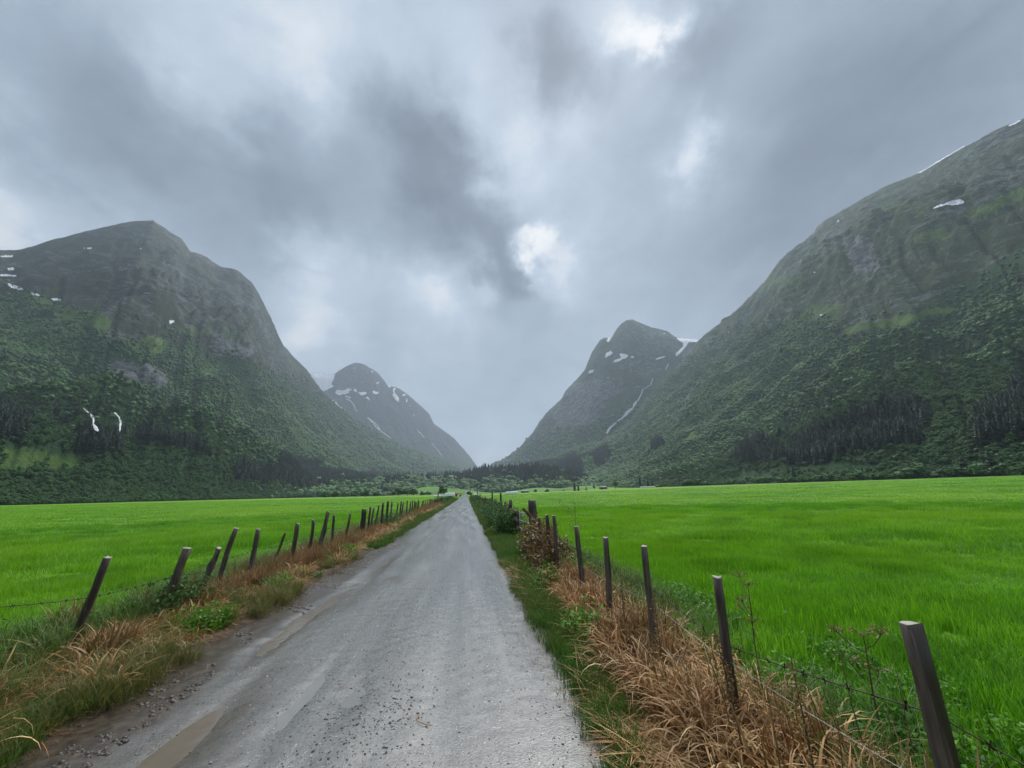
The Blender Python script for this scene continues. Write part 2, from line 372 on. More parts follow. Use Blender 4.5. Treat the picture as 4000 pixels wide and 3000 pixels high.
Z = np.where(np.hypot(X, Y) > 2500, Z - (np.hypot(X, Y) - 2500) * 0.0005, Z)
soilA = (1 - sstep(-4.7, -4.1, -np.abs(X + 0.0) * 0 + X * 0 - 0)) * 0
edge = fbm(X * 0.8, Y * 0.8, 3, 41)
soilA = sstep(-4.9, -4.3, X + 0.3 * edge) * (1 - sstep(1.7, 2.4, X + 0.3 * edge))
soilA = soilA * (1 - 0.75 * sstep(16, 30, Y))
fe = 8 * fbm(X / 60, Y / 60, 3, 51)
roughA = np.maximum(sstep(286, 296, X + fe), sstep(284, 294, -X + fe)); roughA = np.maximum(roughA, sstep(640, 660, Y + 3 * fe))
mead = np.zeros_like(X)
for hx, hy, hh, wx, wy in HILLS: mead = np.maximum(mead, sstep(1.25, 0.95, np.hypot((X - hx) / wx, (Y - hy) / wy)))
mead = np.maximum(mead, sstep(0.52, 0.6, vnoise(X / 130, Y / 70, 77)) * sstep(640, 700, Y) * sstep(1100, 900, Y))
obj_ground = mk('ground', np.stack([X, Y, Z], -1), Fq, M_ground, {'rough': roughA, 'soil': soilA, 'meadow': mead}, True)
tag(obj_ground, 'flat green valley floor of mown hay fields reaching the foot of the mountains', None, None, 'structure')

# ------------------------------------------------------------------ road
PUD = [(-1.95, 3.6, 0.26, 0.75, 0.030), (-2.3, 5.6, 0.12, 1.1, 0.026), (-1.05, 3.0, 0.22, 0.22, 0.020), (-0.92, 4.0, 0.14, 0.35, 0.018), (-2.25, 7.2, 0.20, 1.5, 0.028),
       (-2.1, 11.0, 0.22, 1.6, 0.028), (-1.35, 4.2, 0.10, 0.9, 0.018), (-1.5, 9.0, 0.2, 0.5, 0.015), (-2.2, 15.0, 0.3, 1.0, 0.02)]
def road_z(x, y):
    z = 0.012 * fbm(x * 1.6, y * 0.45, 4, 61) * (0.25 + 0.75 * sstep(30, 8, y)) + 0.004 * fbm(x * 9, y * 9, 3, 67) * sstep(20, 6, y)
    z = z + 0.02 * (1 - ((x + 0.9) / 1.9) ** 2)
    for tx in (-2.05, -0.15):                        # wheel tracks
        z = z - 0.014 * np.exp(-((x - tx - 0.06 * fbm(y * 0.15, y * 0 + tx, 2, 3)) / 0.22) ** 2)
    # fine tread lines in the right hand track
    z = z + 0.0022 * np.sin(x * 95) * np.exp(-((x - 0.12) / 0.30) ** 2) * sstep(10, 6, y)
    for px, py, wx, wy, dp in PUD:
        q = ((x - px) / wx) ** 2 + ((y - py) / wy) ** 2
        z = z - dp * np.exp(-(q * (1 + 0.8 * fbm(x * 3.4, y * 2.2, 4, 71))) ** 1.1)
    return z
m = N('wet gravel road')
pos = m.geo(); sx = m.n('ShaderNodeSeparateXYZ'); m.l(pos, sx.inputs[0])
st = m.noise(m.map(pos, (1.0, 0.05, 1)), 3.0, 6, 0.65); fi = m.noise(pos, 38, 4, 0.7); md = m.noise(pos, 3.2, 5, 0.6, 0.5); gr = m.voro(pos, 75)
c = m.ramp(m.math('ADD', m.math('MULTIPLY', st, 0.5), m.math('MULTIPLY', fi, 0.5)), [(0.32, (0.068, 0.067, 0.061)), (0.5, (0.148, 0.148, 0.140)), (0.68, (0.225, 0.226, 0.216))])
c = m.mix(m.ramp(md, [(0.58, 0.0), (0.74, 0.45)]), c, (0.12, 0.100, 0.078))
c = m.mix(m.ramp(m.noise(pos, 52, 2, 0.5), [(0.62, 0.0), (0.70, 0.8)]), c, (0.05, 0.05, 0.048))
c = m.mix(m.ramp(m.noise(pos, 44, 2, 0.4), [(0.24, 0.8), (0.32, 0.0)]), c, (0.40, 0.40, 0.38))
c = m.mix(m.attr('mud'), c, m.ramp(m.noise(pos, 11, 5, 0.65), [(0.35, (0.03, 0.023, 0.018)), (0.65, (0.09, 0.072, 0.055))]))
wetn = m.ramp(m.noise(m.map(pos, (1, 0.08, 1)), 2.4, 4, 0.6), [(0.38, 0.11), (0.62, 0.26)])
M_road = m.end(m.pbr(c, wetn, m.bump(m.math('ADD', m.math('MULTIPLY', fi, 0.6), m.math('MULTIPLY', gr, 0.5)), 0.4, 0.008), 0.7))
xs = np.linspace(-3.15, 1.25, 120); ys = graded(0.6, 1200, 0.6, 9.0, 0.035, 1.035)
ys = ys[ys >= 0.55]
X, Y, Fq = grid(xs, ys); Z = road_z(X, Y)
Z = np.where(Y > 60, Z + np.maximum(0, ground(np.full_like(X, -0.9), Y) + 0.07), Z)
mudA = sstep(-2.2, -2.5, X + 0.22 * fbm(X * 1.5, Y * 1.5, 4, 81)) * sstep(30, 14, Y)
mudA = np.maximum(mudA, 0.85 * sstep(0.62, 1.0, X + 0.2 * fbm(X * 1.8, Y * 1.8, 4, 83)) * sstep(30, 10, Y))
for px, py, wx, wy, dp in PUD[:2] + PUD[4:6]: mudA = np.maximum(mudA, 0.75 * np.exp(-(((X - px) / (wx * 1.5)) ** 2 + ((Y - py) / (wy * 1.15)) ** 2) * (1 + 0.7 * fbm(X * 4, Y * 3, 3, 85))))
obj_road = mk('road', np.stack([X, Y, Z], -1), Fq, M_road, {'mud': mudA}, True)
tag(obj_road, 'straight wet grey gravel road running to the far end of the valley', None, None, 'structure')
# brown water standing in the ruts
def water_mat(name, col):
    m = N(name); p = m.geo()
    return m.end(m.pbr(m.mix(m.noise(p, 6, 3), tuple(c * 0.8 for c in col), tuple(c * 1.2 for c in col)), 0.06, m.bump(m.noise(p, 14, 3), 0.12, 0.01), 0.5))
M_wb, M_wg = water_mat('muddy brown water', (0.13, 0.108, 0.08)), water_mat('grey puddle water', (0.17, 0.17, 0.16))
for i, (px, py, wx, wy, dp) in enumerate(PUD):
    t = np.linspace(0, 2 * math.pi, 40, endpoint=False); rr = 1.35 + 0.16 * fbm(np.cos(t) * 1.7 + i * 5, np.sin(t) * 1.7, 3, 91)
    bx = px + wx * rr * np.cos(t); by = py + wy * rr * np.sin(t)
    lv = float(road_z(np.array([px]), np.array([py]))[0]) + dp * 0.25
    V = np.concatenate([[[px, py, lv]], np.stack([bx, by, np.full(40, lv)], -1)])
    Ft = np.array([[0, k_ + 1, (k_ + 1) % 40 + 1] for k_ in range(40)])
    tag(mk('puddle', V, Ft, M_wg if i in (2, 3, 6) else M_wb, smooth=True), None, None, None, 'structure')

# ------------------------------------------------------------------ mountains
def mountain(name, ridge, Rf, Ff, nU, nV, prof, amp, az_pad=None, seed=0, foot_drop=1.0, masks=None, mat=None, label='', gully=0.0, back=600, ridge_noise=0.0, crag=42.0):
    ae = np.array([azel(*p) for p in ridge]); o = np.argsort(ae[:, 0]); ae = ae[o]
    pxs = np.array([p[0] for p in ridge], float)[o]
    if az_pad:
        for a_, e_ in az_pad:
            k_ = np.searchsorted(ae[:, 0], math.radians(a_)); ae = np.insert(ae, k_, [math.radians(a_), math.radians(e_)], 0)
    az = np.linspace(ae[0, 0], ae[-1, 0], nU); el = np.interp(az, ae[:, 0], ae[:, 1])
    R = Rf(np.degrees(az)); Fo = Ff(np.degrees(az)); Fo = np.minimum(Fo, R * 0.75)
    zr = H + R * np.tan(el) + ridge_noise * fbm(np.degrees(az) * 2.2, az * 0, 5, seed + 3)
    v = np.linspace(0, 1, nV) ** 1.15
    sback = np.array([1.02, 1.06, 1.12, 1.2])
    s = np.concatenate([v, sback])
    S, A = np.meshgrid(s, az); Rm = R[:, None]; Fm = Fo[:, None]
    r = np.where(S <= 1, Fm + (Rm - Fm) * S, Rm + (S - 1) * 5 * back)
    x = r * np.sin(A); y = r * np.cos(A); zf = ground(Fo * np.sin(az), Fo * np.cos(az))[:, None] - foot_drop
    g = prof(np.clip(S, 0, 1), np.degrees(A))
    z = zf + (zr[:, None] - zf) * g
    env = sstep(0, 0.12, S) * (1 - np.clip(S, 0, 1) ** 8)
    dens = amp * (zr[:, None] - zf) / 1000.0
    nz = 1.0 * fbm(x / 420, y / 420, 4, seed) + 0.55 * (ridged(x / 260, y / 260, 5, seed + 20) - 0.62) * 1.6
    z = z + env * dens * nz
    if gully: z = z - env * dens * gully * np.clip(ridged(np.degrees(A) * 0.55 + 0.8 * fbm(x / 300, y / 300, 3, seed + 40), S * 3.0, 3, seed + 30) - 0.62, 0, 1) * 0.9
    z = z + 5.0 * env * fbm(x / 45, y / 45, 3, seed + 50) * np.clip(r / 1500, 0.3, 2)
    hi = sstep(0.35, 0.65, S) * env * (r > 700)
    z = z + crag * hi * (ridged(x / 95 + fbm(x / 60, y / 60, 2, seed + 72), y / 95, 5, seed + 70) - 0.6)
    st_ = z / 42.0 + 1.5 * fbm(x / 200, y / 200, 3, seed + 75); z = z + crag * 0.22 * hi * np.sin(st_ * 6.283) * sstep(-.2, .4, fbm(x / 150, y / 150, 2, seed + 77))
    z = np.where(S > 1, z - ((S - 1) * 5) ** 1.3 * back * 0.5, z)
    V = np.stack([x, y, z], -1)
    nU_, nS = V.shape[:2]; i = np.arange(nU_ * nS).reshape(nU_, nS)
    Fq = np.stack([i[:-1, :-1], i[1:, :-1], i[1:, 1:], i[:-1, 1:]], -1).reshape(-1, 4)
    P = V.reshape(-1, 3); sxp, syp, dz = proj(P); sxp[dz < 1] = -9999; syp[dz < 1] = -9999
    jx = sxp + 16 * fbm(sxp / 22, syp / 16, 4, seed + 60); jy = syp + 11 * fbm(sxp / 22 + 50, syp / 16, 4, seed + 61)
    at = {}
    for nm in ('meadow', 'rock', 'alpine', 'scree'):
        a_ = np.zeros(len(P))
        for e in (masks or {}).get(nm, []):
            poly, w = e; a_ = np.maximum(a_, w * inpoly(jx, jy, poly))
        at[nm] = a_
    o = mk(name, P, Fq, mat, at, True); tag(o, label, None, None, 'structure')
    return dict(o=o, V=V, az=az, s=s, R=R, F=Fo, nV=nV, name=name, jx=jx.reshape(nU_, nS), jy=jy.reshape(nU_, nS), sx=sxp.reshape(nU_, nS), sy=syp.reshape(nU_, nS))
def hit(mt, px, py, off=2.0):
    """point of mountain surface seen at a direction (world azimuth and elevation)"""
    a, e = azel(px, py); az = mt['az']; V = mt['V'][:, :mt['nV']]
    u = (a - az[0]) / (az[1] - az[0])
    u = min(max(u, 0), len(az) - 1.001); i = int(u); f = u - i
    P = V[i] * (1 - f) + V[i + 1] * f
    r = np.hypot(P[:, 0], P[:, 1]); te = (P[:, 2] - H) / r; te = np.maximum.accumulate(te) + np.arange(len(te)) * 1e-9
    rr = np.interp(math.tan(e), te, r); zz = H + rr * math.tan(e)
    rr -= off; return np.array([rr * math.sin(a), rr * math.cos(a), zz + off * 0.4])

def mountain_mat(name, forest, grass, rock, rock_amt, bumpd=6.0):
    m = N(name); pos = m.geo()
    a = m.noise(pos, 0.004, 6, 0.6); b = m.noise(pos, 0.02, 6, 0.7); f = m.noise(pos, 0.11, 5, 0.75); str_ = m.noise(m.map(pos, (1, 1, 1.9)), 0.028, 8, 0.74, 0.3)
    c = m.ramp(m.math('ADD', m.math('MULTIPLY', b, 0.5), m.math('MULTIPLY', f, 0.5)), [(0.32, tuple(x * 0.55 for x in forest)), (0.5, forest), (0.68, tuple(x * 1.6 for x in forest))])
    al = m.ramp(m.math('ADD', m.math('MULTIPLY', b, 0.6), m.math('MULTIPLY', f, 0.4)), [(0.35, tuple(x * 0.6 for x in grass)), (0.52, grass), (0.66, tuple(x * 1.4 for x in grass))])
    shr = m.noise(pos, 0.05, 6, 0.75)
    al = m.mix(m.ramp(shr, [(0.47, 0.0), (0.56, 0.75)]), al, tuple(x * 0.75 for x in forest))
    rk = m.ramp(str_, [(0.40, tuple(x * 0.3 for x in rock)), (0.49, tuple(x * .85 for x in rock)), (0.60, tuple(x * 1.7 for x in rock))])
    rmask = m.ramp(m.math('ADD', m.math('MULTIPLY', a, 0.45), m.math('MULTIPLY', str_, 0.55)), [(0.53 - rock_amt * 0.1, 0.0), (0.60, 1.0)])
    al = m.mix(m.math('MULTIPLY', rmask, 0.75), al, rk)
    am = m.attr('alpine')
    amj = m.math('ADD', am, m.math('MULTIPLY', m.math('SUBTRACT', b, 0.5), 0.9))
    c = m.mix(m.ramp(amj, [(0.35, 0.0), (0.65, 1.0)]), c, al)
    mj = m.math('ADD', m.attr('meadow'), m.math('MULTIPLY', m.math('SUBTRACT', f, 0.5), 1.0))
    mc = m.ramp(b, [(0.3, (0.06, 0.13, 0.025)), (0.7, (0.12, 0.21, 0.035))])
    c = m.mix(m.ramp(mj, [(0.35, 0.0), (0.75, 0.9)]), c, mc)
    rj = m.math('ADD', m.attr('rock'), m.math('MULTIPLY', m.math('SUBTRACT', str_, 0.52), 2.2))
    c = m.mix(m.ramp(rj, [(0.62, 0.0), (0.85, 1.0)]), c, rk)
    sc = m.math('ADD', m.attr('scree'), m.math('MULTIPLY', m.math('SUBTRACT', f, 0.5), 1.2))
    c = m.mix(m.ramp(sc, [(0.5, 0.0), (0.9, 0.8)]), c, (0.22, 0.20, 0.17))
    ff = m.noise(pos, 0.3, 4, 0.75)
    nn = m.bump(m.math('ADD', m.math('ADD', m.math('MULTIPLY', f, 0.8), m.math('MULTIPLY', str_, 0.8)), m.math('MULTIPLY', ff, 0.35)), 1.0, bumpd * 1.6)
    return m.end(m.pbr(c, 0.85, nn, 0.12))
FOREST = (0.030, 0.076, 0.025)
M_mtA = mountain_mat('left mountain', FOREST, (0.034, 0.045, 0.028), (0.100, 0.116, 0.124), 0.3)
M_mtB = mountain_mat('distant mountain', (0.04, 0.07, 0.035), (0.032, 0.042, 0.032), (0.07, 0.075, 0.09), 0.6, 12)
M_mtC = mountain_mat('peak', (0.035, 0.075, 0.026), (0.042, 0.064, 0.026), (0.115, 0.130, 0.135), 0.3, 8)
M_mtD = mountain_mat('right mountain', FOREST, (0.036, 0.064, 0.020), (0.115, 0.135, 0.128), 0.25)
M_hillE = mountain_mat('forested hill', (0.02, 0.045, 0.018), (0.05, 0.08, 0.03), (0.1, 0.1, 0.1), 0.2)

ridA = [(-60, 552), (0, 540), (33, 540), (70, 532), (100, 522), (162, 505), (222, 491), (282, 478), (330, 476), (348, 487), (373, 504), (393, 516), (402, 528),
        (411, 543), (428, 548), (447, 555), (460, 566), (480, 577), (495, 579), (510, 584), (519, 589), (543, 610), (555, 628), (564, 646), (585, 691), (600, 722), (612, 745), (633, 769), (663, 799),
        (676, 820), (694, 841), (710, 858), (740, 884), (766, 906), (811, 933), (867, 962), (923, 984), (991, 1009), (1010, 1022)]
Af = lambda a: np.interp(a, [-85, -60, -46, -40, -32, -25, -15, -8, 0, 6], [330, 345, 400, 450, 540, 690, 1100, 1700, 2100, 2300])
Ar = lambda a: np.interp(a, [-85, -50, -42, -33, -28, -20, -10, 0, 6], [1900, 2400, 2600, 2750, 2900, 3200, 3900, 4700, 4900])
def profA(s, a):
    # talus, forested wall, shelf, upper dome
    p = np.interp(s, [0, .1, .25, .42, .56, .68, .82, .93, 1], [0, .022, .11, .30, .47, .60, .78, .935, 1])
    q = s ** 1.55
    w = sstep(-22, -30, a); return p * w + q * (1 - w)
maskA = {'alpine': [([(-300, 200), (-300, 640), (0, 640), (120, 690), (240, 735), (360, 740), (470, 770), (560, 790), (640, 840), (720, 890), (800, 935), (900, 975), (1100, 900), (1100, 200)], 1.0)],
         'meadow': [([(20, 620), (100, 650), (200, 672), (240, 690), (232, 715), (190, 700), (110, 680), (40, 655)], 1.0), ([(300, 720), (345, 730), (355, 765), (335, 770), (310, 745)], .8),
                    ([(0, 970), (60, 965), (180, 985), (170, 1010), (90, 1015), (0, 1020)], .7), ([(380, 700), (500, 712), (560, 730), (500, 735), (380, 722)], .5),
                    ([(340, 845), (380, 835), (385, 900), (350, 890)], .45)],
         'rock': [([(215, 785), (300, 780), (340, 790), (365, 820), (350, 840), (290, 832), (215, 800)], 1.), ([(365, 775), (410, 780), (400, 805), (372, 800)], 1.), ([(430, 795), (460, 790), (455, 812), (425, 810)], .9),
                  ([(240, 840), (310, 845), (300, 860), (240, 855)], .9), ([(450, 725), (540, 735), (555, 765), (500, 778), (455, 750)], .95), ([(555, 810), (590, 815), (590, 850), (560, 845)], .9), ([(85, 690), (150, 700), (145, 725), (90, 715)], .6),
                  ([(0, 680), (35, 680), (30, 695), (0, 692)], .6), ([(0, 860), (50, 870), (60, 930), (0, 935)], .5), ([(200, 560), (430, 600), (560, 660), (600, 760), (540, 700), (400, 650), (250, 640)], .5), ([(140, 880), (300, 900), (310, 925), (120, 925)], .45)],
         'scree': [([(660, 870), (700, 900), (740, 940), (760, 950), (730, 950), (690, 925), (655, 885)], .7), ([(340, 780), (352, 780), (358, 830), (348, 835)], .7)]}
mtA = mountain('left_mountain', ridA, Ar, Af, 620, 260, profA, 95, [(-84, 24), (-74, 20), (-62, 19.5)], 100, 1.5, maskA, M_mtA,
               'broad dark domed mountain on the left with forest below and bare rock above', 0.6, 700, 4)
ridB = [(600, 815), (660, 806), (700, 807), (723, 808), (734, 799), (752, 789), (768, 783), (784, 786), (806, 798), (820, 809), (830, 822), (838, 834), (856, 836), (876, 848), (894, 863), (908, 876),
        (926, 892), (937, 915), (955, 928), (980, 946), (998, 966), (1015, 986), (1027, 1002), (1040, 1025)]
mtB = mountain('distant_mountain', ridB, lambda a: np.interp(a, [-30, -14, 2, 4], [5300, 5500, 7000, 7200]), lambda a: np.interp(a, [-30, 0, 4], [3900, 4400, 4600]), 420, 200,
               lambda s, a: np.interp(s, [0, .2, .5, .78, .86, .95, 1], [0, .10, .38, .70, .80, .95, 1]), 60, None, 200, 2,
               {'alpine': [([(500, 600), (500, 900), (760, 880), (900, 960), (1100, 1010), (1100, 600)], 1.)], 'rock': [([(960 * 0 + 820, 918), (870, 925), (900, 955), (850, 950)], .9), ([(720, 790), (830, 790), (840, 850), (720, 840)], .75)]}, M_mtB,
               'hazy round topped mountain far up the valley with snow patches and a glacier edge', 0.5, 1500, 6)
ridC = [(1040, 1022), (1066, 1004), (1089, 995), (1113, 977), (1133, 954), (1151, 934), (1166, 909), (1186, 886), (1213, 861), (1222, 844), (1241, 824), (1263, 799), (1272, 776), (1278, 761), (1296, 735), (1306, 729), (1321, 730),
        (1328, 716), (1341, 700), (1353, 691), (1366, 690), (1381, 696), (1408, 707), (1441, 715), (1461, 729), (1486, 732), (1511, 734), (1560, 730), (1640, 740)]
mtC = mountain('pointed_mountain', ridC, lambda a: np.interp(a, [3, 10, 20, 25, 34, 42], [5000, 4100, 3600, 3500, 3700, 3900]), lambda a: np.interp(a, [3, 20, 42], [2700, 2300, 2200]), 420, 220,
               lambda s, a: s ** 1.25 * 0.35 + 0.65 * np.interp(s, [0, .15, .4, .7, .9, 1], [0, .07, .33, .70, .93, 1]), 75, None, 300, 2,
               {'alpine': [([(1050, 600), (1050, 960), (1150, 960), (1300, 880), (1420, 800), (1560, 740), (1560, 600)], 1.)],
                'rock': [([(1240, 830), (1300, 815), (1345, 835), (1330, 865), (1290, 880), (1290, 905), (1250, 925), (1200, 925), (1195, 890), (1220, 865)], .95), ([(1185, 900), (1240, 925), (1220, 945), (1170, 940)], .6), ([(1340, 825), (1400, 830), (1370, 860)], .6)],
                'meadow': [([(1190, 955), (1235, 935), (1245, 945), (1205, 968)], .8), ([(1320, 850), (1370, 850), (1350, 890), (1310, 885)], .4), ([(1380, 800), (1480, 770), (1440, 830), (1390, 850)], .45)]}, M_mtC,
               'pointed green grey peak right of the valley gap with snow patches and a waterfall', 0.7, 900, 5)
ridD = [(2240, 240), (2212, 255), (2165, 275), (2115, 301), (2082, 318), (2028, 350), (1982, 376), (1915, 401), (1868, 426), (1825, 451), (1785, 473), (1765, 488), (1758, 501), (1715, 541), (1685, 565), (1662, 595), (1652, 610),
        (1592, 668), (1576, 682), (1551, 701), (1526, 719), (1511, 734), (1480, 770), (1452, 803), (1416, 842), (1393, 868), (1363, 910), (1331, 936), (1301, 954), (1226, 974), (1163, 998), (1110, 1012), (1060, 1030)]
Df = lambda a: np.interp(a, [3, 8, 14, 20, 26, 34, 45, 58, 66, 90], [2200, 1500, 1080, 860, 700, 560, 440, 350, 325, 310])
Dr = lambda a: np.interp(a, [3, 10, 22, 34, 45, 52, 66, 90], [2900, 2500, 2500, 2900, 2500, 2350, 2150, 1900])
maskD = {'alpine': [([(1300, 200), (1400, 830), (1500, 775), (1600, 735), (1700, 700), (1800, 720), (1850, 735), (1960, 680), (2100, 600), (2230, 520), (2600, 300), (2500, -200)], 1.)],
         'meadow': [([(1820, 715), (1870, 695), (2000, 670), (2065, 655), (2060, 668), (1960, 700), (1880, 715), (1830, 728)], 1.), ([(1690, 700), (1760, 660), (1830, 655), (1800, 690), (1730, 712), (1660, 760), (1600, 780)], .6),
                    ([(2080, 460), (2150, 432), (2240, 385), (2240, 410), (2160, 455), (2090, 475)], 1.), ([(1970, 465), (2000, 458), (1990, 475)], .8), ([(1900, 425), (2010, 440), (2010, 462), (1900, 460), (1880, 440)], .45),
                    ([(1960, 510), (2050, 490), (2060, 510), (1980, 530)], .6), ([(1452, 955), (1500, 935), (1508, 940), (1490, 955)], .9), ([(1550, 730), (1680, 690), (1600, 760), (1450, 890), (1440, 880)], .4), ([(1640, 590), (1760, 590), (1760, 615), (1640, 630)], .5)],
         'rock': [([(1830, 505), (1870, 500), (1895, 560), (1890, 590), (1840, 590), (1820, 550)], 1.), ([(1500, 745), (1560, 720), (1600, 735), (1560, 760)], .7), ([(2050, 505), (2110, 495), (2100, 520)], .8), ([(1680, 600), (1760, 620), (1740, 680), (1640, 680)], .5),
                  ([(1960, 570), (2060, 560), (2040, 590), (1960, 600)], .6), ([(2150, 480), (2212, 470), (2212, 500), (2150, 495)], .6)],
         'scree': [([(1530, 800), (1550, 780), (1500, 850), (1450, 905), (1445, 900)], .7), ([(1436, 940), (1560, 745), (1575, 740), (1450, 945)], .3)]}
mtD = mountain('right_mountain', ridD, Dr, Df, 620, 260, lambda s, a: s ** 1.3 * 0.5 + 0.5 * np.interp(s, [0, .15, .4, .7, .88, 1], [0, .06, .30, .68, .90, 1]), 85, [(90, 31), (78, 32)], 400, 1.5, maskD, M_mtD,
               'huge green mountainside rising to the right edge with forest low and grass high', 0.7, 700, 4)
ridE = [(440, 1050), (500, 1036), (600, 1034), (700, 1038), (800, 1034), (880, 1030), (950, 1028), (1000, 1022), (1031, 1013), (1049, 1010), (1070, 1013), (1110, 1010), (1150, 1008), (1200, 1012), (1250, 1030), (1300, 1048)]
mtE = mountain('forested_hill', ridE, lambda a: np.interp(a, [-35, -20, 0, 20], [900, 1250, 1650, 1250]), lambda a: np.interp(a, [-35, -20, 0, 20], [560, 820, 1150, 900]), 200, 60,
               lambda s, a: s ** 1.2, 40, None, 500, 2.0, {}, M_hillE, 'low dark hill of spruce closing the valley behind the fields', 0, 200)

# snow patches and waterfalls lie on the slopes as parts of their mountain
def drape(mt, poly, name, mat, off=2.5, step=1.5, jit=1.2):
    poly = np.array(poly, float); x0, y0 = poly.min(0) - 2; x1, y1 = poly.max(0) + 2
    nx = max(3, int((x1 - x0) / step) + 1); ny = max(3, int((y1 - y0) / step) + 1)
    gx, gy = np.meshgrid(np.linspace(x0, x1, nx), np.linspace(y0, y1, ny))
    q = inpoly(gx + jit * fbm(gx / 5, gy / 5, 3, 7), gy + jit * fbm(gx / 5, gy / 5, 3, 9), [tuple(p) for p in poly])
    if q.sum() < 1: return None
    idx = np.arange(nx * ny).reshape(ny, nx)
    cell = (q[:-1, :-1].astype(int) + q[1:, :-1] + q[:-1, 1:] + q[1:, 1:]) >= 2
    Fq = np.stack([idx[:-1, :-1], idx[1:, :-1], idx[1:, 1:], idx[:-1, 1:]], -1)[cell]
    if len(Fq) == 0: return None
    used = np.unique(Fq); remap = -np.ones(nx * ny, int); remap[used] = np.arange(len(used))
    P = np.array([hit(mt, gx.ravel()[u], gy.ravel()[u], off) for u in used])
    return mk(name, P, remap[Fq], mat, None, True, mt['o'])
def ribbon(pts, w):
    pts = np.array(pts, float); d = np.gradient(pts, axis=0); n_ = np.stack([-d[:, 1], d[:, 0]], -1); n_ /= np.linalg.norm(n_, axis=1)[:, None] + 1e-9
    w = np.array(w if hasattr(w, '__len__') else [w] * len(pts))[:, None]
    return np.concatenate([pts + n_ * w / 2, (pts - n_ * w / 2)[::-1]])
def zB(x, y): return (608.3 + x * .225, 718.9 + y * .225)
def zC(x, y): return (1050.7 + x * .25, 663.6 + y * .25)
def zD(x, y): return (1548.4 + x / 3, 221.2 + y / 3)
def zA(x, y): return (x * .3, 442.4 + y * .3)
def P_(f, *pts): return [f(*p) for p in pts]
for poly in [P_(zA, (45, 458), (95, 458), (102, 470), (60, 474)), P_(zA, (0, 505), (120, 510), (118, 517), (0, 517)), P_(zA, (32, 566), (70, 575), (150, 600), (168, 614), (140, 616), (80, 598)),
             P_(zA, (215, 636), (270, 648), (280, 656), (235, 652)), P_(zA, (360, 678), (435, 684), (440, 692), (370, 688)), P_(zA, (1215, 840), (1262, 838), (1240, 855), (1222, 862)), P_(zA, (0, 370), (85, 370), (85, 377), (0, 380)),
             P_(zA, (980, 308), (1020, 316), (1018, 322)), P_(zA, (600, 316), (660, 313), (655, 320))]:
    drape(mtA, poly, 'snow_patch', M_snow)
for poly in [P_(zA, (632, 1545), (650, 1556), (662, 1600), (660, 1630), (682, 1660), (698, 1688), (668, 1682), (652, 1640), (653, 1600)), ribbon(P_(zA, (585, 1510), (600, 1525), (630, 1548)), 1.6),
             ribbon(P_(zA, (815, 1540), (835, 1565), (850, 1590), (856, 1620), (850, 1655), (850, 1690)), [2.6, 2.0, 1.5, 2.6, 2.0, 1.0])]:
    drape(mtA, poly, 'waterfall', M_fall, 16)
for poly in [P_(zB, (275, 385), (400, 395), (520, 402), (500, 425), (495, 460), (470, 490), (500, 520), (430, 550), (395, 575), (360, 520), (300, 440)), P_(zB, (510, 575), (530, 550), (600, 555), (625, 540), (675, 545), (640, 580), (560, 602), (515, 592)),
             P_(zB, (690, 545), (720, 542), (728, 572), (700, 562)), P_(zB, (740, 575), (815, 572), (810, 592), (760, 597)), P_(zB, (870, 560), (900, 565), (930, 575), (920, 592), (885, 588)), P_(zB, (610, 605), (670, 622), (665, 632), (615, 618)),
             P_(zB, (815, 618), (845, 640), (840, 650), (815, 632)), P_(zB, (1075, 532), (1098, 540), (1080, 560), (1095, 590), (1120, 620), (1125, 670), (1105, 655), (1065, 605), (1072, 570)), P_(zB, (1020, 510), (1045, 514), (1040, 522), (1022, 520)),
             P_(zB, (1158, 595), (1185, 586), (1188, 598), (1165, 606)), P_(zB, (1196, 628), (1208, 628), (1208, 668), (1200, 668)), P_(zB, (860, 375), (888, 372), (875, 384)), P_(zB, (905, 485), (942, 468), (930, 482), (910, 490)), P_(zB, (690, 342), (720, 342), (715, 348), (690, 348)),
             P_(zB, (470, 640), (500, 650), (540, 690), (572, 720), (550, 722), (510, 690)), P_(zB, (1225, 700), (1238, 700), (1230, 712)), P_(zB, (1263, 786), (1274, 795), (1266, 800))]:
    drape(mtB, poly, 'snow_patch', M_snow, 6, 1.0, 2.0)
for pts, w in [(P_(zB, (560, 715), (600, 745), (612, 770)), 1.6), (P_(zB, (615, 635), (660, 655), (690, 690), (705, 730), (725, 758)), 1.6), (P_(zB, (825, 815), (880, 865), (900, 900), (945, 940)), 1.9), (P_(zB, (890, 860), (925, 900), (945, 938)), 1.2),
               (P_(zB, (945, 940), (1010, 985), (1045, 1012)), 1.3), (P_(zB, (1300, 930), (1360, 1000), (1375, 1010)), .9), (P_(zB, (1440, 1060), (1500, 1130), (1550, 1195)), .9)]:
    drape(mtB, ribbon(pts, w), 'waterfall', M_fall, 8, 0.6, 0.5)
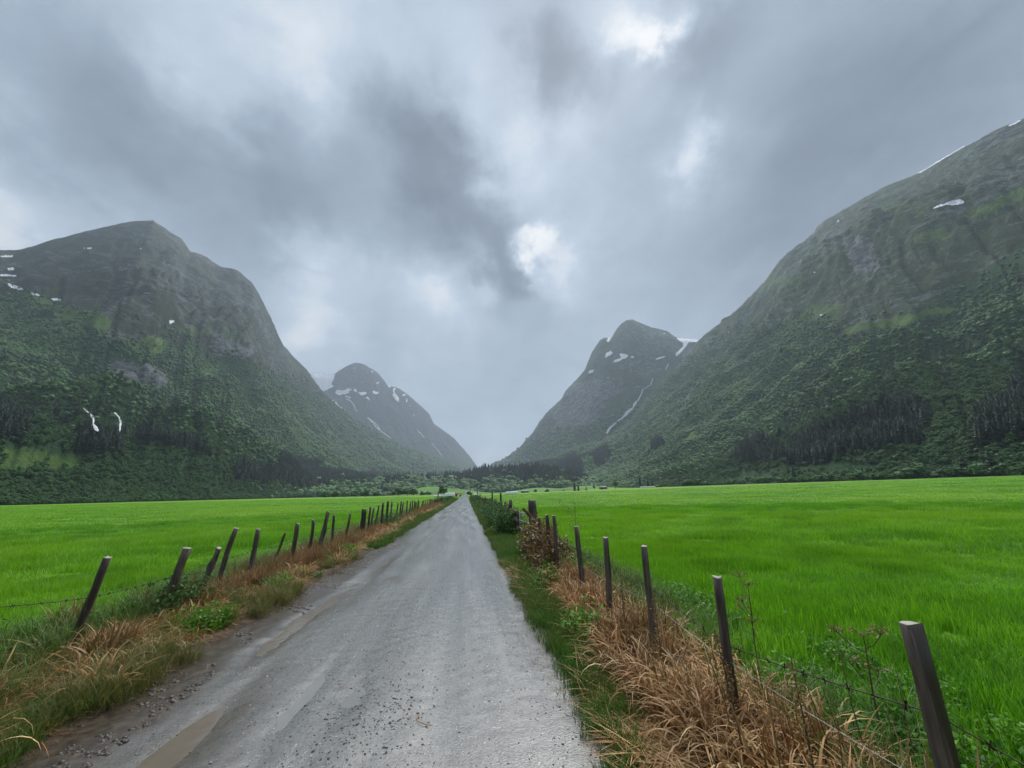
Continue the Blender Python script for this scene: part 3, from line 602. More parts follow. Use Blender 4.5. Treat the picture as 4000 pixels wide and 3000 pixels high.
for poly in [P_(zC, (1645, 270), (1740, 276), (1835, 284), (1822, 302), (1745, 305), (1735, 330), (1700, 370), (1650, 425), (1638, 430), (1636, 400), (1700, 345), (1705, 318), (1660, 290)), P_(zC, (1022, 438), (1035, 400), (1072, 378), (1095, 395), (1085, 412), (1045, 430)),
             P_(zC, (1090, 480), (1120, 455), (1165, 440), (1150, 408), (1185, 405), (1225, 418), (1215, 438), (1170, 455), (1135, 475)), P_(zC, (1452, 458), (1490, 438), (1550, 424), (1530, 437), (1480, 455)), P_(zC, (880, 575), (895, 548), (930, 545), (915, 568)),
             P_(zC, (1040, 290), (1055, 268), (1073, 270), (1062, 300), (1048, 305)), P_(zC, (1248, 430), (1275, 430), (1275, 438), (1252, 437)), P_(zC, (1522, 232), (1546, 232), (1540, 237)), P_(zC, (1036, 612), (1054, 608), (1050, 614)), P_(zC, (1000, 1085), (1025, 1078), (1020, 1090))]:
    drape(mtC, poly, 'snow_patch', M_snow, 5, 1.0, 1.0)
for pts, w in [(P_(zC, (1580, 490), (1565, 515), (1550, 545)), 1.6), (P_(zC, (1442, 622), (1430, 650), (1420, 680)), 2), (P_(zC, (1352, 718), (1340, 760), (1310, 810), (1275, 840), (1270, 870)), 2.2), (P_(zC, (1300, 820), (1285, 850), (1262, 880)), 2.0), (P_(zC, (1265, 880), (1235, 900), (1210, 925), (1185, 955)), [3, 6, 8, 3]),
               (P_(zC, (1185, 955), (1130, 995), (1085, 1035), (1060, 1060), (1040, 1095)), [3, 3.2, 3.5, 5, 4]), (P_(zC, (1420, 680), (1380, 700), (1352, 718)), 1.0)]:
    drape(mtC, ribbon(pts, w), 'waterfall', M_fall, 10, 0.7, 0.6)
for poly in [P_(zD, (1400, 692), (1430, 675), (1480, 662), (1500, 650), (1580, 632), (1608, 650), (1590, 664), (1530, 670), (1485, 668), (1440, 686)), P_(zD, (1300, 462), (1350, 430), (1440, 382), (1580, 298), (1690, 245), (1600, 292), (1500, 350), (1400, 412), (1330, 455)),
             P_(zD, (1888, 155), (1960, 122), (1980, 116), (1940, 142), (1900, 158)), P_(zD, (668, 1380), (692, 1380), (680, 1396)), P_(zD, (620, 1100), (642, 1103), (636, 1110)), P_(zD, (780, 772), (792, 768), (788, 780)), P_(zD, (70, 1484), (82, 1492), (76, 1496))]:
    drape(mtD, poly, 'snow_patch', M_snow, 3, 1.2, 0.8)

# ------------------------------------------------------------------ plant building blocks
def blades(n, area, h, w, th0, th1, seg=4, flat=0.0, seed=0, clump=None, square=False, twist=0.6):
    """n curved tapering blades: returns verts, quads, tint"""
    g = np.random.default_rng(seed)
    if square: bx, by = g.uniform(-area, area, n), g.uniform(-area, area, n)
    else:
        rr = area * np.sqrt(g.random(n)); aa = g.random(n) * 6.283; bx, by = rr * np.cos(aa), rr * np.sin(aa)
    az = g.random(n) * 6.283; L = g.uniform(h[0], h[1], n); wd = g.uniform(w[0], w[1], n)
    t0 = g.uniform(th0[0], th0[1], n); t1 = g.uniform(th1[0], th1[1], n)
    ts = np.linspace(0, 1, seg + 1); th = t0[:, None] + (t1 - t0)[:, None] * ts[None] ** 1.5
    ds = (L / seg)[:, None] * np.ones(seg)
    hor = np.concatenate([np.zeros((n, 1)), np.cumsum(np.sin(th[:, :-1]) * ds, 1)], 1)
    ver = np.concatenate([np.zeros((n, 1)), np.cumsum(np.cos(th[:, :-1]) * ds, 1)], 1) + flat
    ver = np.maximum(ver, 0.004)
    px = bx[:, None] + hor * np.cos(az)[:, None]; py = by[:, None] + hor * np.sin(az)[:, None]
    sa = az + math.pi / 2 + g.uniform(-twist, twist, n)
    ww = wd[:, None] * np.maximum(1 - ts ** 2.2, 0.06)[None] * 0.5
    ox, oy = np.cos(sa)[:, None] * ww, np.sin(sa)[:, None] * ww
    A = np.stack([px - ox, py - oy, ver], -1); B = np.stack([px + ox, py + oy, ver], -1)
    V = np.stack([A, B], 2).reshape(-1, 3)
    base = (np.arange(n) * (seg + 1) * 2)[:, None] + (np.arange(seg) * 2)[None]
    Fq = np.stack([base, base + 1, base + 3, base + 2], -1).reshape(-1, 4)
    tint = np.repeat(np.clip(g.normal(0.5, 0.22, n), 0, 1), (seg + 1) * 2)
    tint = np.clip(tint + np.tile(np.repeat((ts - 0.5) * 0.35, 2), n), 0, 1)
    return V, Fq, tint
def leaves(C, size, seed=0, up=0.5, aspect=0.55, outward=None):
    """folded rhombus leaves at centres C (n,3)"""
    g = np.random.default_rng(seed); n = len(C)
    nr = g.normal(size=(n, 3)); nr[:, 2] = np.abs(nr[:, 2]) + up
    if outward is not None: nr = nr * 0.7 + outward * 1.3
    nr /= np.linalg.norm(nr, axis=1)[:, None]
    t = g.normal(size=(n, 3)); t -= (t * nr).sum(1)[:, None] * nr; t /= np.linalg.norm(t, axis=1)[:, None]
    b = np.cross(nr, t); s = g.uniform(size[0], size[1], n)[:, None]
    V = np.stack([C - t * s, C - b * s * aspect - nr * s * 0.18, C + t * s - nr * s * 0.25, C + b * s * aspect - nr * s * 0.18], 1).reshape(-1, 3)
    i = (np.arange(n) * 4)[:, None]
    Ft = np.concatenate([i + np.array([[0, 1, 2]]), i + np.array([[0, 2, 3]])])
    return V, Ft, np.repeat(np.clip(g.normal(0.5, 0.24, n), 0, 1), 4)
def tube(pts, rad, sides=6, cap=True, tint=0.5):
    pts = np.array(pts, float); n = len(pts); rad = np.array(rad if hasattr(rad, '__len__') else [rad] * n, float)
    d = np.gradient(pts, axis=0); d /= np.linalg.norm(d, axis=1)[:, None] + 1e-12
    ref = np.array([0.31, 0.95, 0.05]) if abs(d[0, 2]) > 0.6 else np.array([0.0, 0.05, 1.0])
    u = np.cross(d, ref); u /= np.linalg.norm(u, axis=1)[:, None] + 1e-12; v = np.cross(d, u)
    a = np.linspace(0, 2 * math.pi, sides, endpoint=False)
    V = (pts[:, None] + rad[:, None, None] * (np.cos(a)[None, :, None] * u[:, None] + np.sin(a)[None, :, None] * v[:, None])).reshape(-1, 3)
    i = np.arange(n * sides).reshape(n, sides)
    Fq = np.stack([i[:-1], np.roll(i[:-1], -1, 1), np.roll(i[1:], -1, 1), i[1:]], -1).reshape(-1, 4)
    Fs = [Fq]
    if cap:
        V = np.concatenate([V, pts[:1], pts[-1:]]); c0, c1 = n * sides, n * sides + 1
        k_ = np.arange(sides); Fs.append(np.concatenate([np.stack([np.full(sides, c0), np.roll(i[0], -1), i[0]], -1), np.stack([np.full(sides, c1), i[-1], np.roll(i[-1], -1)], -1)]))
    return V, Fs, np.full(len(V), tint)
def box(cx, cy, cz, sx, sy, sz):
    s_ = np.array([[x, y, z] for x in (-1, 1) for y in (-1, 1) for z in (-1, 1)], float) * [sx / 2, sy / 2, sz / 2] + [cx, cy, cz]
    return s_, np.array([[0, 1, 3, 2], [4, 6, 7, 5], [0, 4, 5, 1], [2, 3, 7, 6], [0, 2, 6, 4], [1, 5, 7, 3]])
def ico(sub=1):
    import bmesh
    bm = bmesh.new(); bmesh.ops.create_icosphere(bm, subdivisions=sub, radius=1)
    V = np.array([v.co[:] for v in bm.verts]); Ft = np.array([[v.index for v in f.verts] for f in bm.faces]); bm.free(); return V, Ft
ICO1, ICO2, ICO3 = ico(1), ico(2), ico(3)

def proto(name, parts, mat):
    V, Fs, t = join(parts)
    o = mk(name, V, Fs, mat, {'tint': t}, link=False); return o
def scatter(name, P, rotz, scl, idx, protos, label, tilt=None, kind='stuff', sz=None, parent=None):
    """one object: points carrying instances of the prototypes"""
    n = len(P); me = bpy.data.meshes.new(name); me.vertices.add(n); me.vertices.foreach_set('co', np.asarray(P, np.float32).ravel())
    rot = np.zeros((n, 3), np.float32); rot[:, 2] = rotz
    if tilt is not None: rot[:, 0] = tilt[:, 0]; rot[:, 1] = tilt[:, 1]
    a = me.attributes.new('rot', 'FLOAT_VECTOR', 'POINT'); a.data.foreach_set('vector', rot.ravel())
    sc = np.stack([scl, scl, scl if sz is None else sz], -1).astype(np.float32)
    a = me.attributes.new('scl', 'FLOAT_VECTOR', 'POINT'); a.data.foreach_set('vector', sc.ravel())
    a = me.attributes.new('idx', 'INT', 'POINT'); a.data.foreach_set('value', np.asarray(idx, np.int32))
    o = bpy.data.objects.new(name, me); COL.objects.link(o)
    ng = bpy.data.node_groups.new(name + ' spread', 'GeometryNodeTree')
    ng.interface.new_socket('Geometry', in_out='INPUT', socket_type='NodeSocketGeometry'); ng.interface.new_socket('Geometry', in_out='OUTPUT', socket_type='NodeSocketGeometry')
    gi = ng.nodes.new('NodeGroupInput'); go = ng.nodes.new('NodeGroupOutput'); jn = ng.nodes.new('GeometryNodeJoinGeometry')
    def na(nm, ty):
        q = ng.nodes.new('GeometryNodeInputNamedAttribute'); q.data_type = ty; q.inputs['Name'].default_value = nm; return q.outputs['Attribute']
    r_, s_, i_ = na('rot', 'FLOAT_VECTOR'), na('scl', 'FLOAT_VECTOR'), na('idx', 'INT')
    er = ng.nodes.new('FunctionNodeEulerToRotation'); ng.links.new(r_, er.inputs[0])
    for k_, p in enumerate(protos):
        cp = ng.nodes.new('FunctionNodeCompare'); cp.data_type = 'INT'; cp.operation = 'EQUAL'
        ints = [s for s in cp.inputs if s.type == 'INT']; ng.links.new(i_, ints[0]); ints[1].default_value = k_
        oi = ng.nodes.new('GeometryNodeObjectInfo'); oi.inputs['Object'].default_value = p; oi.inputs['As Instance'].default_value = True
        ip = ng.nodes.new('GeometryNodeInstanceOnPoints')
        ng.links.new(gi.outputs[0], ip.inputs['Points']); ng.links.new(cp.outputs[0], ip.inputs['Selection']); ng.links.new(oi.outputs['Geometry'], ip.inputs['Instance'])
        ng.links.new(er.outputs[0], ip.inputs['Rotation']); ng.links.new(s_, ip.inputs['Scale']); ng.links.new(ip.outputs[0], jn.inputs[0])
    ng.links.new(jn.outputs[0], go.inputs[0])
    md = o.modifiers.new('spread', 'NODES'); md.node_group = ng
    tag(o, label, None, None, kind)
    if parent: o.parent = parent
    return o

# ------------------------------------------------------------------ trees
def crown_parts(rx, rz, zc, nl, per, leaf, seed, core=0.62):
    g = np.random.default_rng(seed); parts = []
    C = []
    for i in range(nl):
        d = g.normal(size=3); d /= np.linalg.norm(d); d[2] = d[2] * 0.9
        C.append(np.append(d[:2] * rx * g.uniform(0.35, 0.72), zc + d[2] * rz * g.uniform(0.35, 0.75)))
    for c in C:
        rad = rx * g.uniform(0.30, 0.48)
        d = g.normal(size=(per, 3)); d /= np.linalg.norm(d, axis=1)[:, None]; d[:, 2] = np.where(d[:, 2] < -0.4, -d[:, 2], d[:, 2])
        P = c + d * rad * g.uniform(0.75, 1.12, per)[:, None] * [1, 1, 0.85]
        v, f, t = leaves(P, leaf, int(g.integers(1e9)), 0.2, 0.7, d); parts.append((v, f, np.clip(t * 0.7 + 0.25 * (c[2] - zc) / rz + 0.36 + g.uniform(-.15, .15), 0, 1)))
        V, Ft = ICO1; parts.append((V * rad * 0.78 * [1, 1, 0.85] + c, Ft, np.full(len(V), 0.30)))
    return parts
def trunk_parts(h, r, lean=0.05, seed=0, branches=4):
    g = np.random.default_rng(seed); z = np.linspace(-0.4, h, 6)
    pts = np.stack([lean * z * g.uniform(-1, 1), lean * z * g.uniform(-1, 1), z], -1)
    parts = [tube(pts, np.linspace(r, r * 0.4, 6), 6)]
    for i in range(branches):
        a = g.random() * 6.28; b = pts[3] * [1, 1, 1]; L = h * 0.45
        q = np.stack([b[0] + np.cos(a) * np.linspace(0, L * .7, 4), b[1] + np.sin(a) * np.linspace(0, L * .7, 4), b[2] + np.linspace(0, L, 4)], -1)
        parts.append(tube(q, np.linspace(r * 0.4, r * 0.1, 4), 5))
    return parts
def decid_parts(seed, h=1.0, nl=13, per=46, leaf=(0.035, 0.07)):
    return crown_parts(0.42, 0.42, 0.56, nl, per, leaf, seed)
def conifer_parts(seed, levels=15, n=11, rad=0.17):
    g = np.random.default_rng(seed); parts = []; V, Fc, T = [], [], []
    for i in range(levels):
        f = i / (levels - 1); z = 0.06 + 0.92 * f; R = rad * (1 - f) ** 0.8 * g.uniform(0.85, 1.12) + 0.008
        for k_ in range(n):
            a = k_ / n * 6.283 + g.uniform(-.3, .3) + i; r = R * g.uniform(0.65, 1.2); w = 0.34 * r + 0.008; zz = z + g.uniform(-.012, .012)
            c, s = math.cos(a), math.sin(a); b = len(V)
            V += [[0, 0, zz + 0.035], [c * r * .6 - s * w, s * r * .6 + c * w, zz - 0.012], [c * r, s * r, zz - 0.028 - r * 0.15], [c * r * .6 + s * w, s * r * .6 - c * w, zz - 0.012]]
            Fc += [[b, b + 1, b + 2], [b, b + 2, b + 3]]; t = np.clip(g.normal(0.45, .2), 0, 1); T += [t * .5, t, t + .15, t]
    parts.append((np.array(V), np.array(Fc), np.clip(np.array(T), 0, 1)))
    return parts
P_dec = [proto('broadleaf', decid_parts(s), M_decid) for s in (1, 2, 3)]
P_con = [proto('spruce', conifer_parts(s) + [tube([[0, 0, -.05], [0, 0, .95]], [.012, .002], 5, tint=0.05)], M_conif) for s in (4, 5)]
def blob(seed):
    V, Ft = ICO3; V = V.copy(); g = np.random.default_rng(seed); o = g.uniform(0, 50)
    d = 1 + 0.34 * fbm(V[:, 0] * 2.6 + o, V[:, 1] * 2.6 + V[:, 2] * 2.6, 3, seed) + 0.16 * fbm(V[:, 0] * 8 + o, V[:, 2] * 8 + V[:, 1] * 5, 2, seed + 9)
    W_ = V * d[:, None] * [0.5, 0.5, 0.42] + [0, 0, 0.34]
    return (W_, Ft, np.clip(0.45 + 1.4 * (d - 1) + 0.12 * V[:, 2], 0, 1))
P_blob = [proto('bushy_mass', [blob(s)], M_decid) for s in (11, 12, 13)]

def sample_surface(mt, spacing_fn, cap, seed, rmax=1e9):
    g = np.random.default_rng(seed); V = mt['V'][:, :mt['nV']]
    a, b, c, d = V[:-1, :-1], V[1:, :-1], V[1:, 1:], V[:-1, 1:]
    area = 0.5 * np.linalg.norm(np.cross((c - a)[..., :2], (d - b)[..., :2]).reshape(a.shape[:2] + (1,)), axis=-1)
    r = np.hypot(a[..., 0], a[..., 1]); lam = area / spacing_fn(r) ** 2 * (r < rmax)
    n = g.poisson(np.minimum(lam, 50)); i, j = np.nonzero(n); k_ = np.repeat(np.arange(len(i)), n[i, j]); i, j = i[k_], j[k_]
    if len(i) > cap: q = g.choice(len(i), cap, False); i, j = i[q], j[q]
    u, v = g.random(len(i))[:, None], g.random(len(i))[:, None]
    P = a[i, j] * (1 - u) * (1 - v) + b[i, j] * u * (1 - v) + c[i, j] * u * v + d[i, j] * (1 - u) * v
    return P, mt['jx'][i, j], mt['jy'][i, j], mt['sx'][i, j], mt['sy'][i, j]
def treeline(pts):
    xs_, ys_ = zip(*pts); return lambda x: np.interp(x, xs_, ys_)
def forest(mt, name, label, line, conif_polys, clear_polys, spacing, cap, seed, con_base=0.006, band=60, rmax=1e9, hd=(4, 7.5), hc=(12, 19), purity=1.1):
    P, jx, jy, sx_, sy_ = sample_surface(mt, spacing, cap, seed, rmax); g = np.random.default_rng(seed + 1)
    r = np.hypot(P[:, 0], P[:, 1]); dens = sstep(-band, band * 0.6, jy - line(jx)); dens = np.maximum(dens, 0.0)
    dens *= np.where(fbm(P[:, 0] / 60, P[:, 1] / 60, 3, seed) > 0.42, 0.25, 1)
    for poly, w in clear_polys: dens = np.where(inpoly(jx, jy, poly), dens * (1 - w) ** 1.5, dens)
    con = np.zeros(len(P), bool)
    for poly in conif_polys: con |= inpoly(jx, jy, poly)
    con &= g.random(len(P)) < purity + 0.9 * fbm(P[:, 0] / 45, P[:, 1] / 45, 3, seed + 8)
    con |= (g.random(len(P)) < con_base) & (fbm(P[:, 0] / 120, P[:, 1] / 120, 3, seed + 5) > 0.05) & (dens > .5)
    keep = (g.random(len(P)) < np.where(con, np.maximum(dens, 0.9), dens))
    up_ = sstep(-20, 150, jy - line(jx)); P, r, con, dens, up_ = P[keep], r[keep], con[keep], dens[keep], up_[keep]; n = len(P)
    far = r > 700 + 700 * g.random(n); sp = spacing(r)
    scl = np.where(con, g.uniform(*hc, n), g.uniform(*hd, n)) * np.where(con, 1, 0.4 + 0.6 * up_)
    scl = np.where(~con, np.maximum(scl * .85, sp * 1.25 * g.uniform(.6, 1.35, n)), scl * np.where(far, 1.0, 1.0))
    idx = np.where(con, 3 + g.integers(0, 2, n), np.where(far, 5 + g.integers(0, 3, n), g.integers(0, 3, n)))
    szz = np.where(~con & far, scl * g.uniform(1.0, 1.5, n), scl * g.uniform(.85, 1.15, n))
    wid = np.where(con, np.maximum(scl * g.uniform(1.1, 1.8, n), sp * 2.2), scl * g.uniform(.9, 1.25, n))
    P = P - np.stack([0 * scl, 0 * scl, scl * 0.06], -1)
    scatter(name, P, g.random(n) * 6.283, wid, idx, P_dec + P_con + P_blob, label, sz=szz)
    return n
sp = lambda lo, k_: (lambda r: np.maximum(lo, r / k_))
lineA = treeline([(-400, 640), (0, 660), (100, 690), (240, 725), (370, 745), (480, 800), (560, 830), (650, 865), (760, 925), (850, 965), (950, 1000), (1100, 1010)])
conA = [[(505, 1010), (600, 1012), (700, 1018), (830, 1025), (850, 1050), (700, 1052), (520, 1046), (500, 1030)], [(160, 930), (260, 950), (255, 985), (165, 990)], [(290, 925), (420, 960), (470, 985), (380, 975), (300, 960)], [(600, 985), (700, 1000), (690, 1015), (600, 1005)],
        [(-300, 870), (0, 880), (60, 920), (40, 960), (-300, 960)]]
clrA = [([(0, 965), (60, 960), (185, 985), (170, 1012), (90, 1018), (0, 1022)], .85), ([(215, 785), (300, 780), (340, 790), (365, 820), (350, 840), (290, 832), (215, 800)], .9), ([(430, 720), (545, 735), (555, 765), (500, 778), (455, 750)], .8), ([(345, 700), (395, 770), (340, 770), (230, 730), (190, 690)], .8),
        ([(240, 838), (310, 842), (300, 862), (240, 858)], .8), ([(185, 925), (195, 925), (225, 950), (222, 965), (190, 955)], .9), ([(240, 905), (260, 905), (260, 960), (246, 960)], .9)]
nA = forest(mtA, 'left_slope_forest', 'dark birch and spruce forest covering the lower slope of the left mountain', lineA, conA, clrA, sp(3.8, 340), 420000, 1001)
lineD = treeline([(1050, 1000), (1200, 985), (1301, 940), (1400, 880), (1480, 830), (1560, 760), (1640, 745), (1740, 722), (1830, 738), (1960, 715), (2060, 680), (2212, 590), (2600, 400)])
conD = [[(1590, 985), (1640, 950), (1700, 985), (1700, 1005), (1610, 1008)], [(1712, 965), (1800, 925), (1900, 880), (1965, 868), (2010, 900), (2000, 960), (1950, 975), (1860, 985), (1780, 1005), (1700, 1008)], [(1265, 985), (1310, 960), (1325, 985), (1290, 1010)], [(1405, 955), (1420, 945), (1430, 965), (1410, 975)],
        [(2110, 930), (2150, 880), (2260, 860), (2300, 930), (2200, 960), (2120, 970)], [(2180, 840), (2230, 830), (2230, 870), (2190, 865)], [(1100, 1000), (1260, 985), (1250, 1040), (1100, 1040)]]
clrD = [([(1820, 715), (1870, 695), (2000, 670), (2065, 655), (2060, 672), (1960, 705), (1880, 722), (1830, 735)], .95), ([(1452, 957), (1500, 933), (1510, 940), (1490, 958)], 1), ([(1820, 935), (1835, 925), (1850, 980), (1838, 985)], .85), ([(1700, 1010), (1900, 1002), (1900, 1018), (1700, 1030)], .9),
        ([(1560, 1030), (1690, 1012), (1700, 1045), (1560, 1048)], .8), ([(1530, 800), (1550, 780), (1500, 850), (1450, 905), (1440, 900)], .8), ([(1380, 1000), (1430, 1000), (1430, 1015), (1380, 1010)], .7)]
nD = forest(mtD, 'right_slope_forest', 'birch forest with dark spruce stands covering the right mountainside', lineD, conD, clrD, sp(3.8, 340), 420000, 1002)
nE = forest(mtE, 'valley_head_forest', 'dark spruce wood on the low hill where the valley narrows', treeline([(0, 900), (2000, 900)]), [[(400, 900), (1320, 900), (1320, 1043), (900, 1040), (400, 1060)]], [], sp(7, 120), 30000, 1003, hc=(14, 24), purity=1.1)
lineC = treeline([(1000, 990), (1150, 975), (1230, 960), (1330, 915), (1450, 850), (1600, 800)])
nC = forest(mtC, 'peak_foot_forest', 'thin birch wood at the foot of the pointed peak', lineC, [], [], sp(8, 250), 60000, 1004, hd=(7, 10), band=40)
print('trees', nA, nD, nE, nC)

# ------------------------------------------------------------------ fields of grass
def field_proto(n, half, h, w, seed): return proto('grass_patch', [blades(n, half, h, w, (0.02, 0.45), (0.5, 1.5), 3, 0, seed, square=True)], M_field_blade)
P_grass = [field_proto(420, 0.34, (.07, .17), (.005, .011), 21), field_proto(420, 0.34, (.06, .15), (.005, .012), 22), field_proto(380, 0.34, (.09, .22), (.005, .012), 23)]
def ring(x0, x1, y0, y1, step, seed):
    g = np.random.default_rng(seed); X, Y = np.meshgrid(np.arange(x0, x1, step), np.arange(y0, y1, step)); X = X.ravel() + g.uniform(-.5, .5, X.size) * step; Y = Y.ravel() + g.uniform(-.5, .5, Y.size) * step
    return X, Y, g
def lay_grass(name, label, sel, seed):
    Ps, sc, ix, rz = [], [], [], []
    for (r0, r1, step, s) in ((0, 14, 0.42, 1.0), (14, 40, 0.85, 1.7), (40, 110, 2.0, 3.6), (110, 290, 5.0, 6.5)):
        X, Y, g = ring(-r1, r1, 0.3, r1, step, seed + int(r0)); r = np.hypot(X, Y); a = np.degrees(np.arctan2(X, Y))
        q = (r >= r0) & (r < r1) & (a > -58) & (a < 72) & sel(X, Y)
        X, Y = X[q], Y[q]; hmod = 0.55 + 0.75 * vnoise(X / 2.2, Y / 1.2, 5) * (1 if r0 < 40 else .6) + 0.8 * vnoise(X / .7, Y / .5, 15) ** 3 * (r0 < 40)
        Ps.append(np.stack([X, Y, ground(X, Y) - 0.015], -1)); sc.append(np.stack([np.full(len(X), s), hmod * (s ** 0.45)], -1)); ix.append(g.integers(0, 3, len(X))); rz.append(g.random(len(X)) * 6.28)
    P = np.concatenate(Ps); sc = np.concatenate(sc)
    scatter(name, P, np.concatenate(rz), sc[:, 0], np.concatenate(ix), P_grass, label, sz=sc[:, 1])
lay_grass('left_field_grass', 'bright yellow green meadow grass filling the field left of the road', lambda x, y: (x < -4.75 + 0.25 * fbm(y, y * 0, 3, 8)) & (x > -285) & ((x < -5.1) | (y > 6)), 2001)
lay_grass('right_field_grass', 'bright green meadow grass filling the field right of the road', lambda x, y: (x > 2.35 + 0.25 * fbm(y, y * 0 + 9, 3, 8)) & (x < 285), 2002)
# verge grass, straw and stalks
P_short = [proto('verge_tuft', [blades(110, 0.16, (.06, .17), (.004, .008), (.05, .6), (.5, 1.6), 3, 0, s)], M_verge_blade) for s in (31, 32)]
P_olive = [proto('yellowing_tuft', [blades(70, 0.15, (.15, .42), (.003, .007), (.1, .9), (.9, 2.1), 4, 0, s)], M_olive_blade) for s in (33, 34)]
P_str = [proto('straw_tuft', [blades(34, 0.17, (.22, .62), (.009, .025), (.0, 1.0), (1.5, 3.3), 8, 0, s)], M_straw) for s in (35, 36, 37)]
P_lit = [proto('fallen_straw', [blades(52, 0.22, (.15, .45), (.005, .014), (1.35, 1.65), (1.3, 1.8), 3, 0.02, s, twist=1.2)], M_straw) for s in (38, 39)]
P_brn = [proto('brown_stalks', [blades(44, 0.14, (.16, .46), (.008, .020), (.0, .45), (.3, 2.2), 5, 0, s)], M_brown) for s in (40, 41, 42)]
P_gl = [proto('long_green_tuft', [blades(34, 0.12, (.35, .75), (.006, .012), (.05, .5), (1.0, 2.4), 6, 0, s)], M_verge_blade) for s in (43, 44)]
def strip(x0, x1, y0, y1, dens0, seed, rmin=4.0):
    """points in a strip along the road, thinning with distance"""
    g = np.random.default_rng(seed); n = int((x1 - x0) * (y1 - y0) * dens0); y = g.uniform(y0, y1, n); x = g.uniform(x0, x1, n)
    keep = g.random(n) < np.clip((rmin / np.maximum(y, rmin)) ** 0.7, 0, 1); return x[keep], y[keep], g
def put(name, label, x, y, g, protos, s=(0.8, 1.2), tilt=0.12, grow=True, zoff=-0.01, sz=None):
    n = len(x); z = np.where((x > -2.75) & (x < 0.9), road_z(x, y), ground(x, y)); sc = g.uniform(*s, n) * (np.maximum(1, y / 14) ** 0.35 if grow else 1)
    tl = g.normal(0, tilt, (n, 2))
    scatter(name, np.stack([x, y, z + zoff], -1), g.random(n) * 6.28, sc, g.integers(0, len(protos), n), protos, label, tl)
pn = lambda x, y, k_, s: fbm(x / k_, y / k_, 3, s)
# right verge
x, y, g = strip(1.30, 2.15, 0.7, 9.6, 95, 3001); q = ((x - 1.72 + 0.12 * pn(x, y, 1, 4)) > -0.33 + 0.04 * np.abs(y - 4)) & ~((x < 1.5) & (y > 4.4) & (y < 6.2)); x, y = x[q], y[q]
put('bent_straw', 'pale tan straw bent over along the foot of the right hand fence', x, y, g, P_str, (0.6, 1.0))
x, y, g = strip(0.98, 2.0, 0.6, 10.0, 100, 3002); q = (x > 1.12 + 0.12 * pn(x, y, 0.8, 5)) & ~((x < 1.38) & (y > 3.9) & (y < 6.4)); x, y = x[q], y[q]
put('straw_litter', 'flattened straw litter on the bare earth beside the right edge of the road', x, y, g, P_lit, (0.7, 1.1), 0.1, zoff=0.0)
x, y, g = strip(0.85, 1.75, 0.6, 130, 130, 3003, 9.0); e = 0.10 * pn(x, y, 0.7, 6)
q = np.where(y < 3.2, (x + e > 0.95) & (x < 1.12) & (pn(x, y, .6, 9) > 0.15), np.where(y < 6.6, (x + e > 0.93) & (x + e < 1.42), np.where(y < 9, (x + e > 0.92) & (x < 1.30), (x + e > 0.92) & (x < 1.75))))
x, y = x[q], y[q]; put('right_verge_grass', 'short dark green grass edging the right side of the road', x, y, g, P_short, (0.7, 1.15))
x, y, g = strip(1.2, 2.3, 0.7, 7.5, 26, 3004); q = pn(x, y, 1.2, 14) > 0.12; x, y = x[q], y[q]; put('long_green_grass', 'long arching green grass blades mixed into the right verge', x, y, g, P_gl, (0.55, 0.95))
x, y, g = strip(1.5, 2.2, 0.7, 8.5, 30, 3005); put('brown_stalk_patch', 'thin brown stalks standing in the straw under the right hand fence', x, y, g, P_brn, (0.8, 1.25))
x, y, g = strip(1.0, 2.6, 0.6, 2.2, 60, 3006); q = pn(x, y, .7, 15) > -0.1; x, y = x[q], y[q]; put('olive_grass', 'fine olive grass tufts at the bottom of the right verge', x, y, g, P_olive, (0.6, 0.9))
# left verge
x, y, g = strip(-5.1, -3.55, 1.5, 60, 60, 3011, 9.0); q0 = (x > -4.75) | (y < 7); x, y = x[q0], y[q0]; q = ((pn(x, y, 1.6, 21) > -0.10) | (y < 4)) & (x < -3.7 + 0.2 * pn(x, y, 1.1, 22)); q &= ~((y > 19.5) & (y < 26) ); x, y = x[q], y[q]
put('brown_dead_grass', 'reddish brown dead grass standing along the foot of the left hand fence', x, y, g, P_brn, (0.75, 1.15))
x, y, g = strip(-4.4, -3.0, 1.5, 60, 60, 3012, 8.0); q = (x < -3.15 + 0.3 * pn(x, y, 1.4, 23)) & ((x < -3.5) | (pn(x, y, 1.1, 24) > -0.15)); x, y = x[q], y[q]
put('left_straw', 'dry orange tan straw lying on the left verge', x, y, g, P_lit + P_str[:1], (0.5, 0.95))
x, y, g = strip(-4.2, -2.75, 1.5, 12, 70, 3013, 6.0); q = (x < -2.95 + 0.25 * pn(x, y, .9, 25)) & ((y < 5.2) | (pn(x, y, 1.0, 26) > 0.1)); x, y = x[q], y[q]
put('left_yellowing_grass', 'yellowing fine grass leaning over the near left road edge', x, y, g, P_olive, (0.6, 1.0))
x, y, g = strip(-3.6, -2.55, 2.5, 130, 120, 3014, 11.0); e = 0.15 * pn(x, y, .8, 27)
q = (x + e < np.where(y < 14, -3.05, -2.80)) & (x > np.where(y < 14, -3.45, -3.6)) & ((y > 15) | (pn(x, y, .9, 28) > 0.0)); x, y = x[q], y[q]
put('left_verge_grass', 'short green grass strip along the left road edge farther on', x, y, g, P_short, (0.7, 1.15))
x, y, g = strip(-5.2, -4.2, 1.5, 40, 40, 3015, 9.0); q = (pn(x, y, 1.2, 29) > -0.2) & (y > 4.5); x, y = x[q], y[q]; put('long_field_edge_grass', 'long green grass growing up behind the left hand fence', x, y, g, P_gl, (0.55, 0.9))
